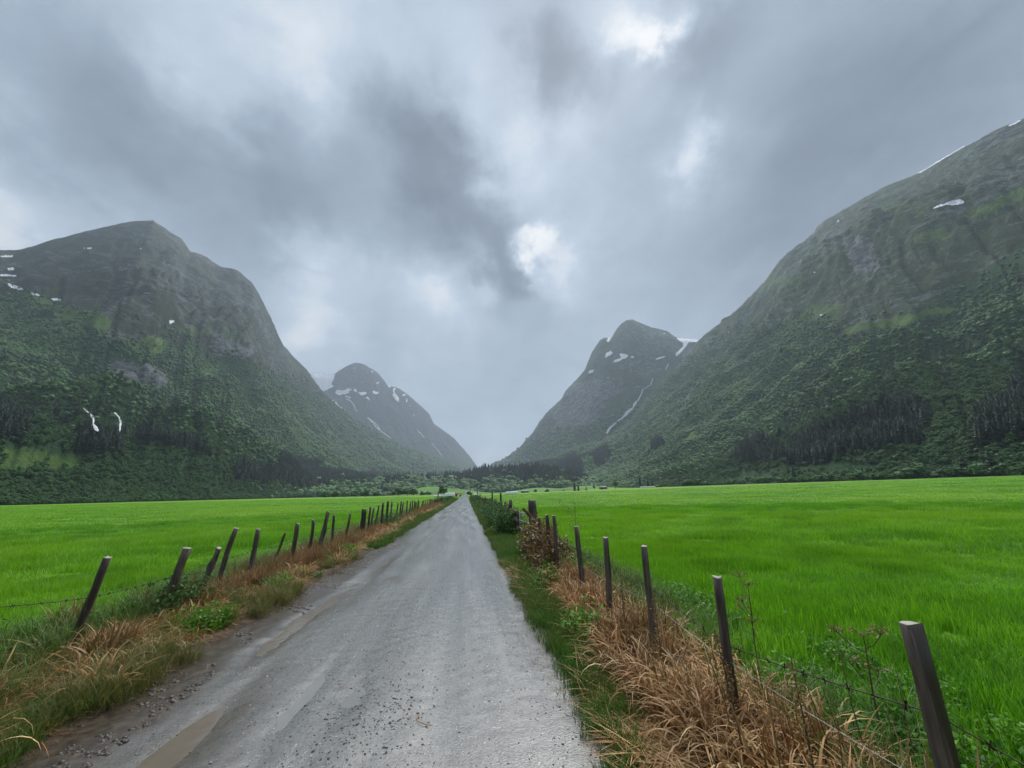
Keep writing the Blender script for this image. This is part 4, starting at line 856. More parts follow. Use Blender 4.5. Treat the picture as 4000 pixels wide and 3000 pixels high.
x, y, g = strip(2.0, 2.9, 1.0, 26, 40, 3016, 9.0); q = pn(x, y, 1.2, 30) > -0.25; x, y = x[q], y[q]; put('right_field_edge_grass', 'longer green grass on the field side of the right hand fence', x, y, g, P_gl, (0.4, 0.75))
x, y, g = strip(-4.5, -3.2, 2.0, 40, 30, 3017, 9.0); q = pn(x, y, .8, 44) > 0.12; x, y = x[q], y[q]; put('green_verge_tufts', 'green tufts sprouting between the dead grass of the left verge', x, y, g, P_gl + P_short, (0.45, 0.8))
# low leafy weeds
def weed_proto(seed, n=120, rad=0.2, hh=0.22, leaf=(0.012, 0.026), mat=M_herb):
    g = np.random.default_rng(seed); rr = rad * np.sqrt(g.random(n)); a = g.random(n) * 6.28; z = hh * (0.35 + 0.65 * g.random(n)) * (1 - 0.45 * (rr / rad) ** 2)
    P = np.stack([rr * np.cos(a), rr * np.sin(a), z], -1); parts = [leaves(P, leaf, seed, 0.9, 0.62)]
    for k_ in range(0, n, 6): parts.append(tube([[P[k_, 0] * .5, P[k_, 1] * .5, 0], P[k_] * [.8, .8, .6], P[k_]], .0022, 3, False, 0.3))
    return proto('weed', parts, mat)
P_weed = [weed_proto(s) for s in (51, 52, 53)]
x, y, g = strip(2.2, 6.5, 0.8, 7.5, 22, 3021, 3.0); q = (pn(x, y, 1.5, 31) > 0.02) | ((x < 3.4) & (y < 3.6)); x, y = x[q], y[q]; put('field_weeds', 'leafy buttercup like weeds among the grass of the right field corner', x, y, g, P_weed, (0.7, 1.25))
x, y, g = strip(2.6, 7, 1.0, 4.5, 9, 3024, 3.0); q = (pn(x, y, 1.3, 37) > 0.05); x, y = x[q], y[q]; put('field_leaf_clumps', 'low leafy clumps scattered through the near right field grass', x, y, g, P_weed, (0.5, 0.9))
x, y, g = strip(-6.2, -4.3, 3.0, 12, 12, 3022, 4.0); q = pn(x, y, 1.2, 33) > 0.05; x, y = x[q], y[q]; put('left_field_weeds', 'leafy weeds among the grass behind the left hand fence', x, y, g, P_weed, (0.8, 1.4))
x, y, g = strip(1.0, 2.2, 1.2, 7.0, 5, 3023, 4.0); put('verge_weeds', 'scattered small green leaves in the straw of the right verge', x, y, g, P_weed, (0.35, 0.6))

# ------------------------------------------------------------------ loose stones and mud
def stones(name, label, pts, size, mat, seed, kind='stuff'):
    g = np.random.default_rng(seed); V0, F0 = ICO1; n = len(pts); sz = g.uniform(size[0], size[1], n) * g.uniform(.5, 1, n)
    def_ = 1 + 0.30 * g.normal(size=(n, len(V0), 1)).clip(-1, 1); a = g.random(n) * 6.28
    V = V0[None] * def_ * sz[:, None, None] * np.stack([g.uniform(.8, 1.5, n), g.uniform(.7, 1.1, n), g.uniform(.45, .8, n)], -1)[:, None]
    c, s = np.cos(a)[:, None], np.sin(a)[:, None]; V = np.stack([V[..., 0] * c - V[..., 1] * s, V[..., 0] * s + V[..., 1] * c, V[..., 2]], -1) + np.asarray(pts)[:, None]
    Ft = (F0[None] + (np.arange(n) * len(V0))[:, None, None]).reshape(-1, 3)
    return tag(mk(name, V.reshape(-1, 3), Ft, mat, None, True), label, None, None, kind)
g = np.random.default_rng(77)
def rpts(n, fx, y0, y1, pw=1.6, zo=0.0):
    y = y0 + (y1 - y0) * g.random(n) ** pw; x = fx(n, y); return np.stack([x, y, road_z(x, y) + zo], -1)
A_ = rpts(2600, lambda n, y: g.normal(-0.75, 0.32, n).clip(-2.4, .8), 2.3, 16)
B_ = rpts(2400, lambda n, y: g.uniform(-2.3, 0.85, n), 2.3, 18); C_ = rpts(900, lambda n, y: g.normal(0.72, 0.14, n).clip(.3, .98), 2.3, 22)
cl = g.normal(0, 1, (170, 2)) * [0.18, 0.055] + [-0.98, 2.92]; cl2 = g.normal(0, 1, (220, 2)) * [0.22, 0.35] + [-0.62, 3.7]
D_ = np.concatenate([cl, cl2]); D_ = np.stack([D_[:, 0], D_[:, 1], road_z(D_[:, 0], D_[:, 1])], -1)
stones('loose_gravel', 'small dark wet stones strewn over the grey road', np.concatenate([A_, B_, C_]), (0.003, 0.010), M_stone, 5)
stones('stone_cluster', 'cluster of dark stones beside the near puddle in the road', D_, (0.005, 0.014), M_stone, 6)
stones('pale_gravel', 'small pale stones pressed into the road', rpts(500, lambda n, y: g.uniform(-2.3, 0.9, n), 2.3, 12), (0.003, 0.009), M_stonepale, 7)
x = g.uniform(-3.0, -2.4, 11000); y = 2.6 + 13 * g.random(11000) ** 1.15; x = x + 0.05 * (y - 7) * 0
per = 0.15; ph = (y / per + (x + 2.75) * 3.2 + 0.7 * pn(x, y, .35, 36)) % 1.0; q = (ph < 0.62) & (pn(x, y, .5, 35) > -0.02); x, y = x[q], y[q]
stones('mud_clods', 'dark brown mud thrown up in tyre tread ridges along the left road edge', np.stack([x, y, np.maximum(road_z(x, y), ground(x, y)) - 0.004], -1), (0.010, 0.028), simple('tread mud', (0.045, 0.032, 0.024), 0.4, 0.5, 0.4, 9), 8)
stones('edge_gravel', 'coarse grey gravel spilling off the right edge of the road', np.concatenate([rpts(260, lambda n, y: g.normal(1.12, .12, n), 8, 14, 1, .04)]), (0.008, 0.02), M_stonepale, 9)

# ------------------------------------------------------------------ fences
XL, XR = -4.3, 1.78
def D4(x, y): return (x * 0.553, y * 0.553)
def post_points(top, base_px, Xp):
    """world top and base of a post standing on the fence line, from where its top and foot are seen"""
    d = ray(*top); t = Xp / d[0]; T = CAM + d * t
    return T
def post_mesh(T, B, r, seed, sides=9, rough=0.10, square=False, knots=0):
    g = np.random.default_rng(seed); n = 9; ts = np.linspace(0, 1, n)
    pts = B[None] + (T - B)[None] * ts[:, None]; pts = pts + np.stack([fbm(ts * 2.5 + seed, ts * 0, 2, seed) * 0.02, fbm(ts * 2.5, ts * 0 + seed, 2, seed + 1) * 0.02, 0 * ts], -1) * np.sin(ts * 3.14)[:, None]
    if square: sides = 4
    V, Fs, _ = tube(pts, np.linspace(r * 1.06, r * 0.94, n) * (1.25 if square else 1), sides)
    a = V[:-2].reshape(n, sides, 3); c = pts[:, None]; f = 1 + rough * g.normal(size=(1, sides, 1)).clip(-1.4, 1.4) + rough * 0.45 * g.normal(size=(n, sides, 1)); 
    for k_ in range(knots): f[g.integers(2, n - 2), g.integers(0, sides)] += 0.7
    a[:] = c + (a - c) * f; a[-1, :, 2] += g.normal(0, .16, sides) * r; V[:-2] = a.reshape(-1, 3)
    return V, Fs
def build_post(parent, T, lean_y, r, seed, label=None, mat=None, height_below=0.3, Bx=None, square=False, rough=0.10, knots=0, jag=False):
    gz = float(ground(T[0], T[1])); 
    B = np.array([T[0] if Bx is None else Bx, T[1] + lean_y, gz - height_below])
    o_ = np.array([B[0], B[1], gz]); V, Fs = post_mesh(T - o_, B - o_, r, seed, square=square, rough=rough, knots=knots)
    if jag: V[-1] += [0.01, 0, 0.05]; V[-2 - 3:-2] += [0, 0, 0.04]
    me_o = mk('fence_post', V, Fs, mat or M_wood, None, False, parent); me_o.location = o_ - np.array(parent.location)
    me_o.data.materials.append(M_woodtop)
    n = len(me_o.data.polygons); sd_ = 4 if square else 9
    if not jag and mat is None:
        for p in me_o.data.polygons[n - sd_:]: p.material_index = 1
    if label: me_o['label'] = label
    return me_o, B
# pixel positions (4000 px photo) of post heads and where the shaft meets the growth
def c2(x, y, k_): return ((1250 + x / 4.424) * .553, (1930 + y / 4.424) * .553)
Lp = [((232, 1204), (150, 1392), .042, 0), ((405, 1184), (358, 1285), .052, 2), ((473, 1184), (433, 1268), .043, 2), ((511, 1141), (458, 1272), .045, 0), ((558, 1143), (542, 1225), .043, 0), ((615, 1154), (588, 1215), .028, 1),
      ((643, 1131), (630, 1212), .048, 0), ((677, 1123), (671, 1190), .040, 0), ((709, 1105), (690, 1182), .046, 2), ((722, 1112), (716, 1172), .038, 0), ((757, 1109), (746, 1158), .038, 0), ((787, 1100), (780, 1158), .085, 3)]
more = [(875, 222), (935, 232), (1018, 195), (1095, 145), (1180, 100), (1247, 128), (1352, 145), (1408, 118), (1443, 145), (1510, 105), (1573, 130), (1605, 103), (1640, 115), (1665, 130), (1700, 95), (1718, 125), (1775, 110), (1798, 95), (1835, 95), (1868, 80), (1900, 80), (1920, 85), (1940, 80), (1985, 70)]
left_fence = empty('wire_fence', (XL, 6, 0), 'old barbed wire fence of crooked leaning posts along the left side of the road', 'fence')
postlab = {0: None, 1: 'slim broken splintered post', 2: 'knotty bark covered crooked post', 3: 'thick square black post'}
Lheads = []
for i, (tp, bp, r, kd) in enumerate(Lp):
    T = post_points(tp, bp, XL + 0.12)
    dB = ray(*bp); tB = (T[1]) / dB[1]; Bv = CAM + dB * tB
    slope = (T[0] - Bv[0]) / max(T[2] - Bv[2], .2); gz = float(ground(T[0], T[1])); Bx = T[0] - slope * (T[2] - gz)
    if kd == 3:
        sq = True; mat = M_woodblack
    else: sq = False; mat = None
    o_, B = build_post(left_fence, T, 0.0, r, 600 + i, postlab[kd], mat, 0.25, Bx, sq, 0.20 if kd == 2 else 0.11, 2 if kd == 2 else 0, kd == 1)
    if kd != 1: Lheads.append((T, B))
g = np.random.default_rng(88); lastY = Lheads[-1][0][1]
for i, (zx, zy) in enumerate(more):
    T = post_points(c2(zx, zy, 0), None, XL + 0.05)
    T[2] = np.clip(T[2], 0.85, 1.35); T[1] = max(T[1], lastY + 0.35); lastY = T[1]
    gz = float(ground(T[0], T[1])); Bx = T[0] - g.normal(0.10, 0.06)
    build_post(left_fence, T, g.normal(0, .05), g.uniform(.036, .058) * (1.25 if i in (4, 9, 14) else 1), 640 + i, 'pale grey weathered post' if i == 2 else None, None, 0.25, Bx, False, 0.09); Lheads.append((T, np.array([Bx, T[1], gz])))
yy = lastY
for i in range(44):
    yy += g.uniform(.9, 1.7); T = np.array([XL + g.normal(0, .08), yy, g.uniform(.85, 1.2) if i != 3 else 1.9])
    build_post(left_fence, T, 0, g.uniform(.04, .06) * (1.6 if i == 3 else 1), 700 + i, 'tall thick post rising above its neighbours' if i == 3 else None, None, 0.2, T[0] - g.normal(.05, .06)); Lheads.append((T, np.array([T[0], yy, 0])))
def strand(heads, frac, sag, parent, name, mat, rad, barbs=0, start=None, label=None, seed=0):
    g = np.random.default_rng(seed); pts = [start] if start is not None else []
    pts += [B + (T - B) * (f_ if not callable(frac) else 0) for (T, B), f_ in zip(heads, [frac + g.normal(0, .03) for _ in heads])]
    full = []
    for a, b in zip(pts[:-1], pts[1:]):
        L = np.linalg.norm(b - a); k_ = 8 if a[1] < 20 else 3; t = np.linspace(0, 1, k_, endpoint=False)
        s_ = a[None] + (b - a)[None] * t[:, None]; s_[:, 2] -= sag * L * 4 * t * (1 - t); full += list(s_)
    full = np.array(full + [pts[-1]]); full[:, 0] += rad * 2
    parts = [tube(full, np.full(len(full), rad) * (1 + 0.0), 4, False)[:2]]
    if barbs:
        seg = np.linalg.norm(np.diff(full, axis=0), axis=1); cum = np.concatenate([[0], np.cumsum(seg)])
        for d in np.arange(0.05, min(cum[-1], barbs), 0.13):
            c = np.array([np.interp(d, cum, full[:, k_]) for k_ in range(3)])
            for s_ in (1, -1):
                a = g.normal(size=3); a[1] *= .3; a /= np.linalg.norm(a); parts.append(tube([c - a * .017, c + a * .017], rad * 1.15, 3, False)[:2])
    V, Fs, _ = join(parts); V = V - np.array(parent.location); o = mk(name, V, Fs, mat, None, False, parent)
    if label: o['label'] = label
    return o
d = ray(-140, 1320); st = CAM + d * (XL / d[0])
strand(Lheads, 0.66, 0.012, left_fence, 'barbed_wire', M_barb, 0.0032, 26, st, None, 1)
strand(Lheads, 0.36, 0.018, left_fence, 'barbed_wire', M_barb, 0.0028, 14, st - np.array([0, 0, .35]), None, 2)
# near fence on the right
Rp = [((1968, 1348), (2045, 1659), .040), ((1549, 1246), (1574, 1470), .034), ((1391, 1180), (1402, 1310), .036), ((1308, 1161), (1314, 1280), .037), ((1245, 1137), (1256, 1245), .040), ((1196, 1113), (1205, 1205), .041), ((1182, 1112), (1186, 1180), .040), ((1165, 1118), (1168, 1150), .040)]
right_fence = empty('wire_fence', (XR, 4, 0), 'wire fence of dark round posts in the straw on the near right side', 'fence')
Rheads = []
for i, (tp, bp, r) in enumerate(Rp):
    T = post_points(tp, bp, XR)
    dB = ray(*bp); Bv = CAM + dB * (T[1] / dB[1]); slope = (T[0] - Bv[0]) / max(T[2] - Bv[2], .2); gz = float(ground(T[0], T[1])); Bx = T[0] - slope * (T[2] - gz)
    build_post(right_fence, T, 0.0, r, 800 + i, 'broad split post nearest the camera with pale chips in its bark' if i == 0 else None, M_woodred if i == 7 else None, 0.3, Bx, False, 0.10); Rheads.append((T, np.array([Bx, T[1], gz])))
end_ = np.array([XR + .05, 0.2, 0.62])
strand([(h[0], h[1]) for h in Rheads], 0.66, 0.010, right_fence, 'barbed_wire', M_barb, 0.0028, 14, end_ + [0.02, 0, 0.02], None, 3)
strand(Rheads, 0.50, 0.012, right_fence, 'plain_wire', M_wire, 0.0015, 0, end_ - [0, 0, .14], None, 4)
strand(Rheads, 0.28, 0.015, right_fence, 'plain_wire', M_wire, 0.0014, 0, end_ - [0, 0, .34], None, 5)
# gate: thick post with a leaning brace, metal leaf and a red board hung from a farther post
T = post_points((1148, 1081), None, XR + 0.12); gpY = T[1]; GP = T.copy()
gp = empty('gate_post', (T[0], T[1], 0), 'thick split gate post standing taller than the fence posts on the right', 'post')
V, Fs = post_mesh(np.array([0, 0, T[2]]), np.array([0.02, 0, -.3]), 0.125, 901, 9, .12, False); o_ = mk('post', V, Fs, M_wood, None, False, gp)
d = ray(1130, 1098); A = CAM + d * ((gpY - .25) / d[1]); d = ray(1160, 1132); Bq = CAM + d * ((gpY - .3) / d[1])
br = empty('brace_pole', (Bq[0], Bq[1], 0), 'short pole leaning against the thick gate post', 'pole')
V, Fs = post_mesh(A - [Bq[0], Bq[1], 0], Bq + (Bq - A) * .9 - [Bq[0], Bq[1], 0], .05, 903, 8, .08); mk('pole', V, Fs, M_woodred, None, False, br)
T2 = post_points((1103, 1107), None, XR + .15); T2[2] = 1.25; hy = min(T2[1], gpY + 6.5)
gate = empty('farm_gate', (XR + .15, gpY + 2, 0), 'low grey metal gate with a reddish board beside the thick gate post', 'gate')
gx = XR + .17; L0 = gpY + .25; L1 = gpY + 3.2; off = np.array([gx - XR - .02, -gpY - 2, 0]); loc = np.array(gate.location)
def gt(a, b, r, nm, m_): V, Fs, _ = tube([np.array(a) - loc, np.array(b) - loc], r, 7); return mk(nm, V, Fs, m_, None, True, gate)
gt((gx, L0, .98), (gx, L1, .93), .022, 'rail', M_metal); gt((gx, L0, .42), (gx, L1, .40), .018, 'rail', M_metal); gt((gx, L0, .70), (gx, L1, .67), .014, 'rail', M_metal)
for q in (L0, (L0 + L1) / 2, L1): gt((gx, q, .30), (gx, q, .98), .018, 'upright', M_metal)
hp = np.array([gx, hy, 0]) 
V, Fs = post_mesh(np.array([0, 0, 1.32]), np.array([0, 0, -.2]), .07, 905, 9, .1); o_ = mk('hinge_post', V, Fs, M_wood, None, False, gate); o_.location = hp - loc
for zz, hh in ((.86, .22), (.55, .18)):
    V, Fq_ = box(0, 0, 0, .035, hy - L1 - .05, hh); o_ = mk('board', V, Fq_, M_woodred if zz > .8 else M_wood, None, False, gate); o_.location = np.array([gx - .03, (L1 + hy) / 2, zz]) - loc
    if zz > .8: o_['label'] = 'reddish brown board'
V, Fs = post_mesh(np.array([0, 0, 1.0]), np.array([0, 0, -.2]), .05, 906, 9, .1); o_ = mk('middle_post', V, Fs, M_wood, None, False, gate); o_.location = np.array([gx, L1 + .1, 0]) - loc
# far fence on the right
def c6(x, y): return ((1400 + x / 2.458) * .553, (1800 + y / 2.458) * .553)
far_fence = empty('wire_fence', (XR, 20, 0), 'far fence of closely set posts sunk in shrubs on the right beyond the gate', 'fence'); heads = []; yy = hy + .9
for i in range(58):
    hgt = g.uniform(1.0, 1.3) + (0.5 if i in (3, 9) else 0) + (1.4 if i == 40 else 0); T = np.array([XR + .15 + g.normal(0, .07), yy, hgt])
    build_post(far_fence, T, 0, g.uniform(.045, .075), 950 + i, None, None, .2, T[0] + g.normal(0, .05)); heads.append((T, np.array([T[0], yy, 0]))); yy += g.uniform(.7, 1.9)
strand(heads, .75, .01, far_fence, 'barbed_wire', M_barb, .004, 0, None, None, 6)

# ------------------------------------------------------------------ standing plants beside the road (things)
def leafy_bush(name, loc, rx, ry, h, nstem, nleaf, leaf, mat, stemmat, label, cat, seed, group=None, aspect=.55, up=.4, low=0.12):
    g = np.random.default_rng(seed); e = empty(name, loc, label, cat, group); st = []; C = []
    for i in range(nstem):
        a = g.random() * 6.28; rr = math.sqrt(g.random()); bx, by = rr * rx * .85 * math.cos(a), rr * ry * .85 * math.sin(a); hh = h * g.uniform(.6, 1.08) * (1 - .35 * rr * rr)
        tx, ty = bx * 1.25 + g.normal(0, .06), by * 1.2 + g.normal(0, .06); pts = np.array([[bx, by, -.05], [(bx * .6 + tx * .4), by * .6 + ty * .4, hh * .5], [tx, ty, hh]])
        st.append(tube(pts, [.006, .005, .002], 4, False, g.uniform(.1, .9))); t = g.uniform(low, 1.02, max(1, nleaf // nstem))
        P = np.stack([np.interp(t, [0, .5, 1], pts[:, k_]) for k_ in range(3)], -1) + g.normal(0, leaf[1] * 1.3, (len(t), 3)); C.append(P)
    V, Fs, t = join(st); tag(mk('stems', V, Fs, stemmat, {'tint': t}, False, e), kind='stuff')
    C = np.concatenate(C); C[:, 2] = np.maximum(C[:, 2], .02); V, Ft, t = leaves(C, leaf, seed, up, aspect); tag(mk('foliage', V, Ft, mat, {'tint': t}, False, e), kind='stuff')
    return e
gz = lambda x, y: float(ground(x, y))
for i, (x, y, rx, ry, h) in enumerate([(1.75, 8.6, .38, .55, .85), (1.78, 9.7, .42, .65, 1.02), (1.85, 11.0, .45, .7, 1.0)]):
    leafy_bush('withered_bush', (x, y, gz(x, y)), rx, ry, h, 60, 1500, (.022, .05), M_witherleaf, M_stem, ['withered brown leaved bush nearest the camera on the right verge', 'middle one of three withered brown bushes right of the road', 'withered brown bush crowding the thick gate post'][i], 'bush', 1100 + i, 'withered bushes by the gate')
for i, (x, y, rx, ry, h) in enumerate([(1.42, 7.3, .22, .3, .38), (2.15, 7.9, .3, .5, .5), (1.35, 4.9, .24, .3, .34)]):
    leafy_bush('green_weed_clump', (x, y, gz(x, y)), rx, ry, h, 26, 520, (.02, .042), M_herb, M_stem, ['green leafy weed clump below the withered bushes on the road side', 'green weed clump on the field side of the withered bushes', 'dark green weed clump at the straw edge right of the road'][i], 'weed', 1110 + i)
leafy_bush('green_weed_clump', (-3.42, 6.15, gz(-3.4, 6.15)), .36, .46, .26, 46, 1100, (.016, .034), M_herb, M_stem, 'largest low green nettle clump on the straw of the left verge', 'weed', 1120)
leafy_bush('green_weed_clump', (-3.45, 8.2, gz(-3.4, 8.2)), .24, .34, .24, 30, 600, (.016, .034), M_herb, M_stem, 'small round green clump on the left verge beyond the largest one', 'weed', 1121)
leafy_bush('green_weed_clump', (-3.5, 12.6, gz(-3.4, 12.6)), .3, .5, .26, 30, 600, (.02, .04), M_herb, M_stem, 'green clump on the left verge before the thick black post', 'weed', 1122)
leafy_bush('green_weed_clump', (-4.25, 6.9, gz(-4.2, 6.9)), .34, .6, .55, 40, 900, (.02, .045), M_shrub, M_stem, 'dark green weed clump under the two nearest left posts', 'weed', 1123)
leafy_bush('green_weed_clump', (-4.2, 22.5, gz(-4.2, 22.5)), .6, 1.8, .75, 60, 1100, (.03, .06), M_shrub, M_stem, 'dark green clump hiding the foot of the left fence farther on', 'weed', 1124)
shl = ['glossy dark shrub right behind the gate on the right of the road', 'second dark shrub beyond the gate on the right', 'third dark shrub along the far right fence', 'fourth dark shrub along the far right fence', 'dark shrub at the far end of the right hand fence']
for i, (x, y, rx, ry, h) in enumerate([(1.65, hy - .9, .62, 1.2, 1.15), (1.7, hy + 2.2, .7, 1.7, 1.2), (1.75, hy + 6.3, .75, 2.4, 1.15), (1.8, hy + 12.5, .8, 3.8, 1.1), (1.8, hy + 24, .8, 7, 1.1)]):
    leafy_bush('roadside_shrub', (x, y, gz(x, y)), rx, ry, h, 90, 2600, (.03, .065), M_shrub, M_stem, shl[i], 'shrub', 1130 + i, 'shrubs along the far right fence')
for i in range(7):
    y = hy + 38 + i * 12; leafy_bush('roadside_shrub', (1.9, y, gz(1.9, y)), .9, 5, 1.2, 40, 700, (.06, .13), M_shrub, M_stem, 'dark shrub lining the distant end of the road on the right', 'shrub', 1140 + i, 'distant shrubs right of the road')
for i in range(5):
    y = 62 + i * 14; leafy_bush('roadside_shrub', (-4.5, y, gz(-4.5, y)), .9, 5, 1.1, 40, 700, (.06, .13), M_shrub, M_stem, 'olive shrub lining the distant end of the road on the left', 'shrub', 1150 + i, 'distant shrubs left of the road')
def umbel(name, loc, h, heads, mat, label, seed, spread=.25):
    g = np.random.default_rng(seed); e = empty(name, loc, label, 'plant'); st = [tube([[0, 0, -.05], [.01, .01, h * .5], [.03, 0, h]], [.006, .005, .003], 5, False)]; fl = []
    for i in range(heads):
        a = g.random() * 6.28; z0 = h * g.uniform(.55, .95); L = spread * g.uniform(.5, 1.1); tip = np.array([math.cos(a) * L, math.sin(a) * L, z0 + L * .9]) if i else np.array([.03, 0, h + .03])
        st.append(tube([[.02, 0, z0], (np.array([.02, 0, z0]) + tip) / 2 + [0, 0, -.02], tip], .003, 4, False)); rr = g.uniform(.05, .09)
        for k_ in range(16):
            b = g.random() * 6.28; q = tip + np.array([math.cos(b) * rr * math.sqrt(g.random()), math.sin(b) * rr * math.sqrt(g.random()), g.uniform(.02, .04)]); st.append(tube([tip, q], .0012, 3, False)); fl.append(q + g.normal(0, .009, (5, 3)))
    V, Fs, t = join(st); tag(mk('stems', V, Fs, M_stem, {'tint': t}, False, e), kind='stuff'); V, Ft, t = leaves(np.concatenate(fl), (.003, .007), seed, .8, .8); tag(mk('flower_heads', V, Ft, mat, {'tint': t}, False, e), kind='stuff')
    C = g.normal(0, 1, (60, 3)) * [.12, .12, .18] + [0, 0, h * .35]; V, Ft, t = leaves(C, (.012, .03), seed + 1); tag(mk('foliage', V, Ft, M_herb, {'tint': t}, False, e), kind='stuff')
    return e
def at(px, py, Yd): d = ray(px, py); return CAM + d * (Yd / d[1])
p = at(1240, 1105, 9.0); umbel('umbel_plant', (p[0], p[1], gz(p[0], p[1])), p[2], 8, M_umbel, 'tall yellow green umbel plant behind the middle right posts', 1201, .32)
for px, py, Yd, sd_, lb in ((1612, 1288, 3.3, 1202, 'thin seeding umbel plant beside the second nearest right post'), (1862, 1400, 2.6, 1203, 'thin seeding umbel plant left of the nearest right post')):
    p = at(px, py, Yd); umbel('umbel_plant', (p[0], p[1], gz(p[0], p[1])), p[2], 5, M_seed, lb, sd_, .14)
def dock(loc, h, seed, label, lean=(0, 0)):
    g = np.random.default_rng(seed); e = empty('dock_stalk', loc, label, 'plant'); tip = np.array([lean[0], lean[1], h]); V, Fs, t = tube([[0, 0, -.05], tip * .5 + [.01, 0, 0], tip], [.006, .005, .002], 5, False, .3); mk('stem', V, Fs, M_stem, {'tint': t}, False, e)
    s_ = g.uniform(.35, .98, 260); C = tip[None] * s_[:, None] + g.normal(0, .014, (260, 3)); V, Ft, t = leaves(C, (.004, .009), seed, .2, .9); tag(mk('seeds', V, Ft, M_seed, {'tint': t}, False, e), kind='stuff')
    return e
dl = ['dark rusty dock stalk against the second nearest right post', 'dock stalk leaning in front of the second nearest right post', 'rusty dock stalk at the bottom edge right of the road', 'thin dock stalk in the straw between third and second nearest right posts', 'dock stalk rising beside the fourth nearest right post']
for i, (px, py, Yd, ln) in enumerate([(1570, 1440, 2.75, (-.03, 0)), (1545, 1370, 2.45, (-.08, 0)), (1710, 1430, 2.1, (.02, .02)), (1412, 1290, 3.6, (0, 0)), (1340, 1235, 4.4, (.02, 0))]):
    p = at(px, py, Yd); dock((p[0] - ln[0], p[1] - ln[1], gz(p[0], p[1])), max(.45, p[2]), 1210 + i, dl[i], ln)
for i in range(16):                                    # thin stalks in the near right verge
    x_, y_ = g.uniform(1.45, 2.3), g.uniform(1.4, 3.2); hh = g.uniform(.45, .85)
    V, Fs, t = tube([[0, 0, -.05], [g.normal(0, .02), 0, hh * .5], [g.normal(0, .06), g.normal(0, .05), hh]], [.004, .0035, .0015], 4, False, g.uniform(.2, .9)); nl = 8
    o_ = mk('dry_stalk', V, Fs, M_stem, {'tint': t}); o_.location = (x_, y_, gz(x_, y_)); tag(o_, 'thin bare brown stalk standing in the straw near the camera', 'stalk', 'thin stalks in the near straw')
# odds and ends on the road
def lump(name, p, size, mat, label, cat, seed):
    g = np.random.default_rng(seed); V, Ft = ICO2; V = V * (1 + .25 * g.normal(size=(len(V), 1)).clip(-1, 1)) * size; o = mk(name, V, Ft, mat, None, True); o.location = p; return tag(o, label, cat)
p = at(190, 1640, 3.35); V, Fs, t = tube([[-.11, -.05, .0], [-.04, -.01, .012], [.03, .01, .004], [.09, .06, .012]], [.012, .022, .016, .004], 5); V[:, 2] *= .5
o_ = mk('plastic_scrap', V, Fs, M_white, None, True); o_.location = (p[0], p[1], gz(p[0], p[1]) + .03); tag(o_, 'torn strip of white plastic at the near left edge of the road', 'litter')
for i, (px, py, Yd) in enumerate([(1630, 2800, 0)]):
    gp_ = ray(1640 * .553, 2830 * .553); t_ = (0.01 - H) / gp_[2]; q = CAM + gp_ * t_
    V, Fs, t = tube([[-.02, .12, .006], [-.03, .06, .01], [.0, .0, .012], [.05, -.03, .008], [.09, -.04, .006]], .0035, 5); o_ = mk('straw_curl', V, Fs, M_straw, {'tint': t}); o_.location = (q[0], q[1], float(road_z(q[0], q[1]))); tag(o_, 'curled dry plant stem lying on the road', 'straw')

# ------------------------------------------------------------------ far things
def far_xy(px, r): a, _ = azel(px, 1066); return r * math.sin(a), r * math.cos(a)
def single_tree(px, ptop, r, kind, label, group=None, seed=0, wide=1.0):
    x, y = far_xy(px, r); z = gz(x, y); _, e = azel(px, ptop); h = max(2.0, H + r * math.tan(e) - z)
    g = np.random.default_rng(seed + 5); nm = {'spruce': 'spruce_tree', 'broad': 'birch_tree', 'bush': 'bush'}[kind]
    e_ = empty(nm, (x, y, z - .1), label, 'bush' if kind == 'bush' else 'tree', group, g.random() * 6.28)
    src = {'spruce': P_con, 'broad': P_dec, 'bush': P_dec}[kind][seed % 2]
    c = bpy.data.objects.new('crown', src.data); COL.objects.link(c); c.parent = e_; w = h * {'spruce': 1.35, 'broad': 1.05, 'bush': 1.7}[kind] * wide
    c.scale = (w, w, h * (1.12 if kind != 'bush' else 1.2))
    if kind == 'bush': c.location = (0, 0, -.22 * h)
    t = bpy.data.objects.new('trunk', TRUNK); COL.objects.link(t); t.parent = e_; t.scale = (h, h, h * .7)
    return e_
V, Fs, _ = join([p_[:2] for p_ in trunk_parts(1.0, .03, .04, 3, 3)]); TRUNK = mk('trunk', V, Fs, M_bark, link=False).data
single_tree(1242, 1036, 520, 'spruce', 'taller of two dark spruces standing close together at the far edge of the right field', None, 0, .8)
single_tree(1250, 1042, 515, 'spruce', 'lower of two dark spruces standing close together at the far edge of the right field', None, 1, .9)
single_tree(1267, 1050, 500, 'spruce', 'small dark bush like spruce just right of the twin spruces', None, 0, 1.2)
single_tree(1285, 1047, 520, 'broad', 'slender light birch right of the twin spruces', None, 1, .7)
single_tree(955, 1050, 215, 'broad', 'broad dark tree left of the road behind the white bales', None, 0, 1.1)
single_tree(1008 + 8, 1058, 260, 'bush', 'small bush right at the far end of the road', None, 1)
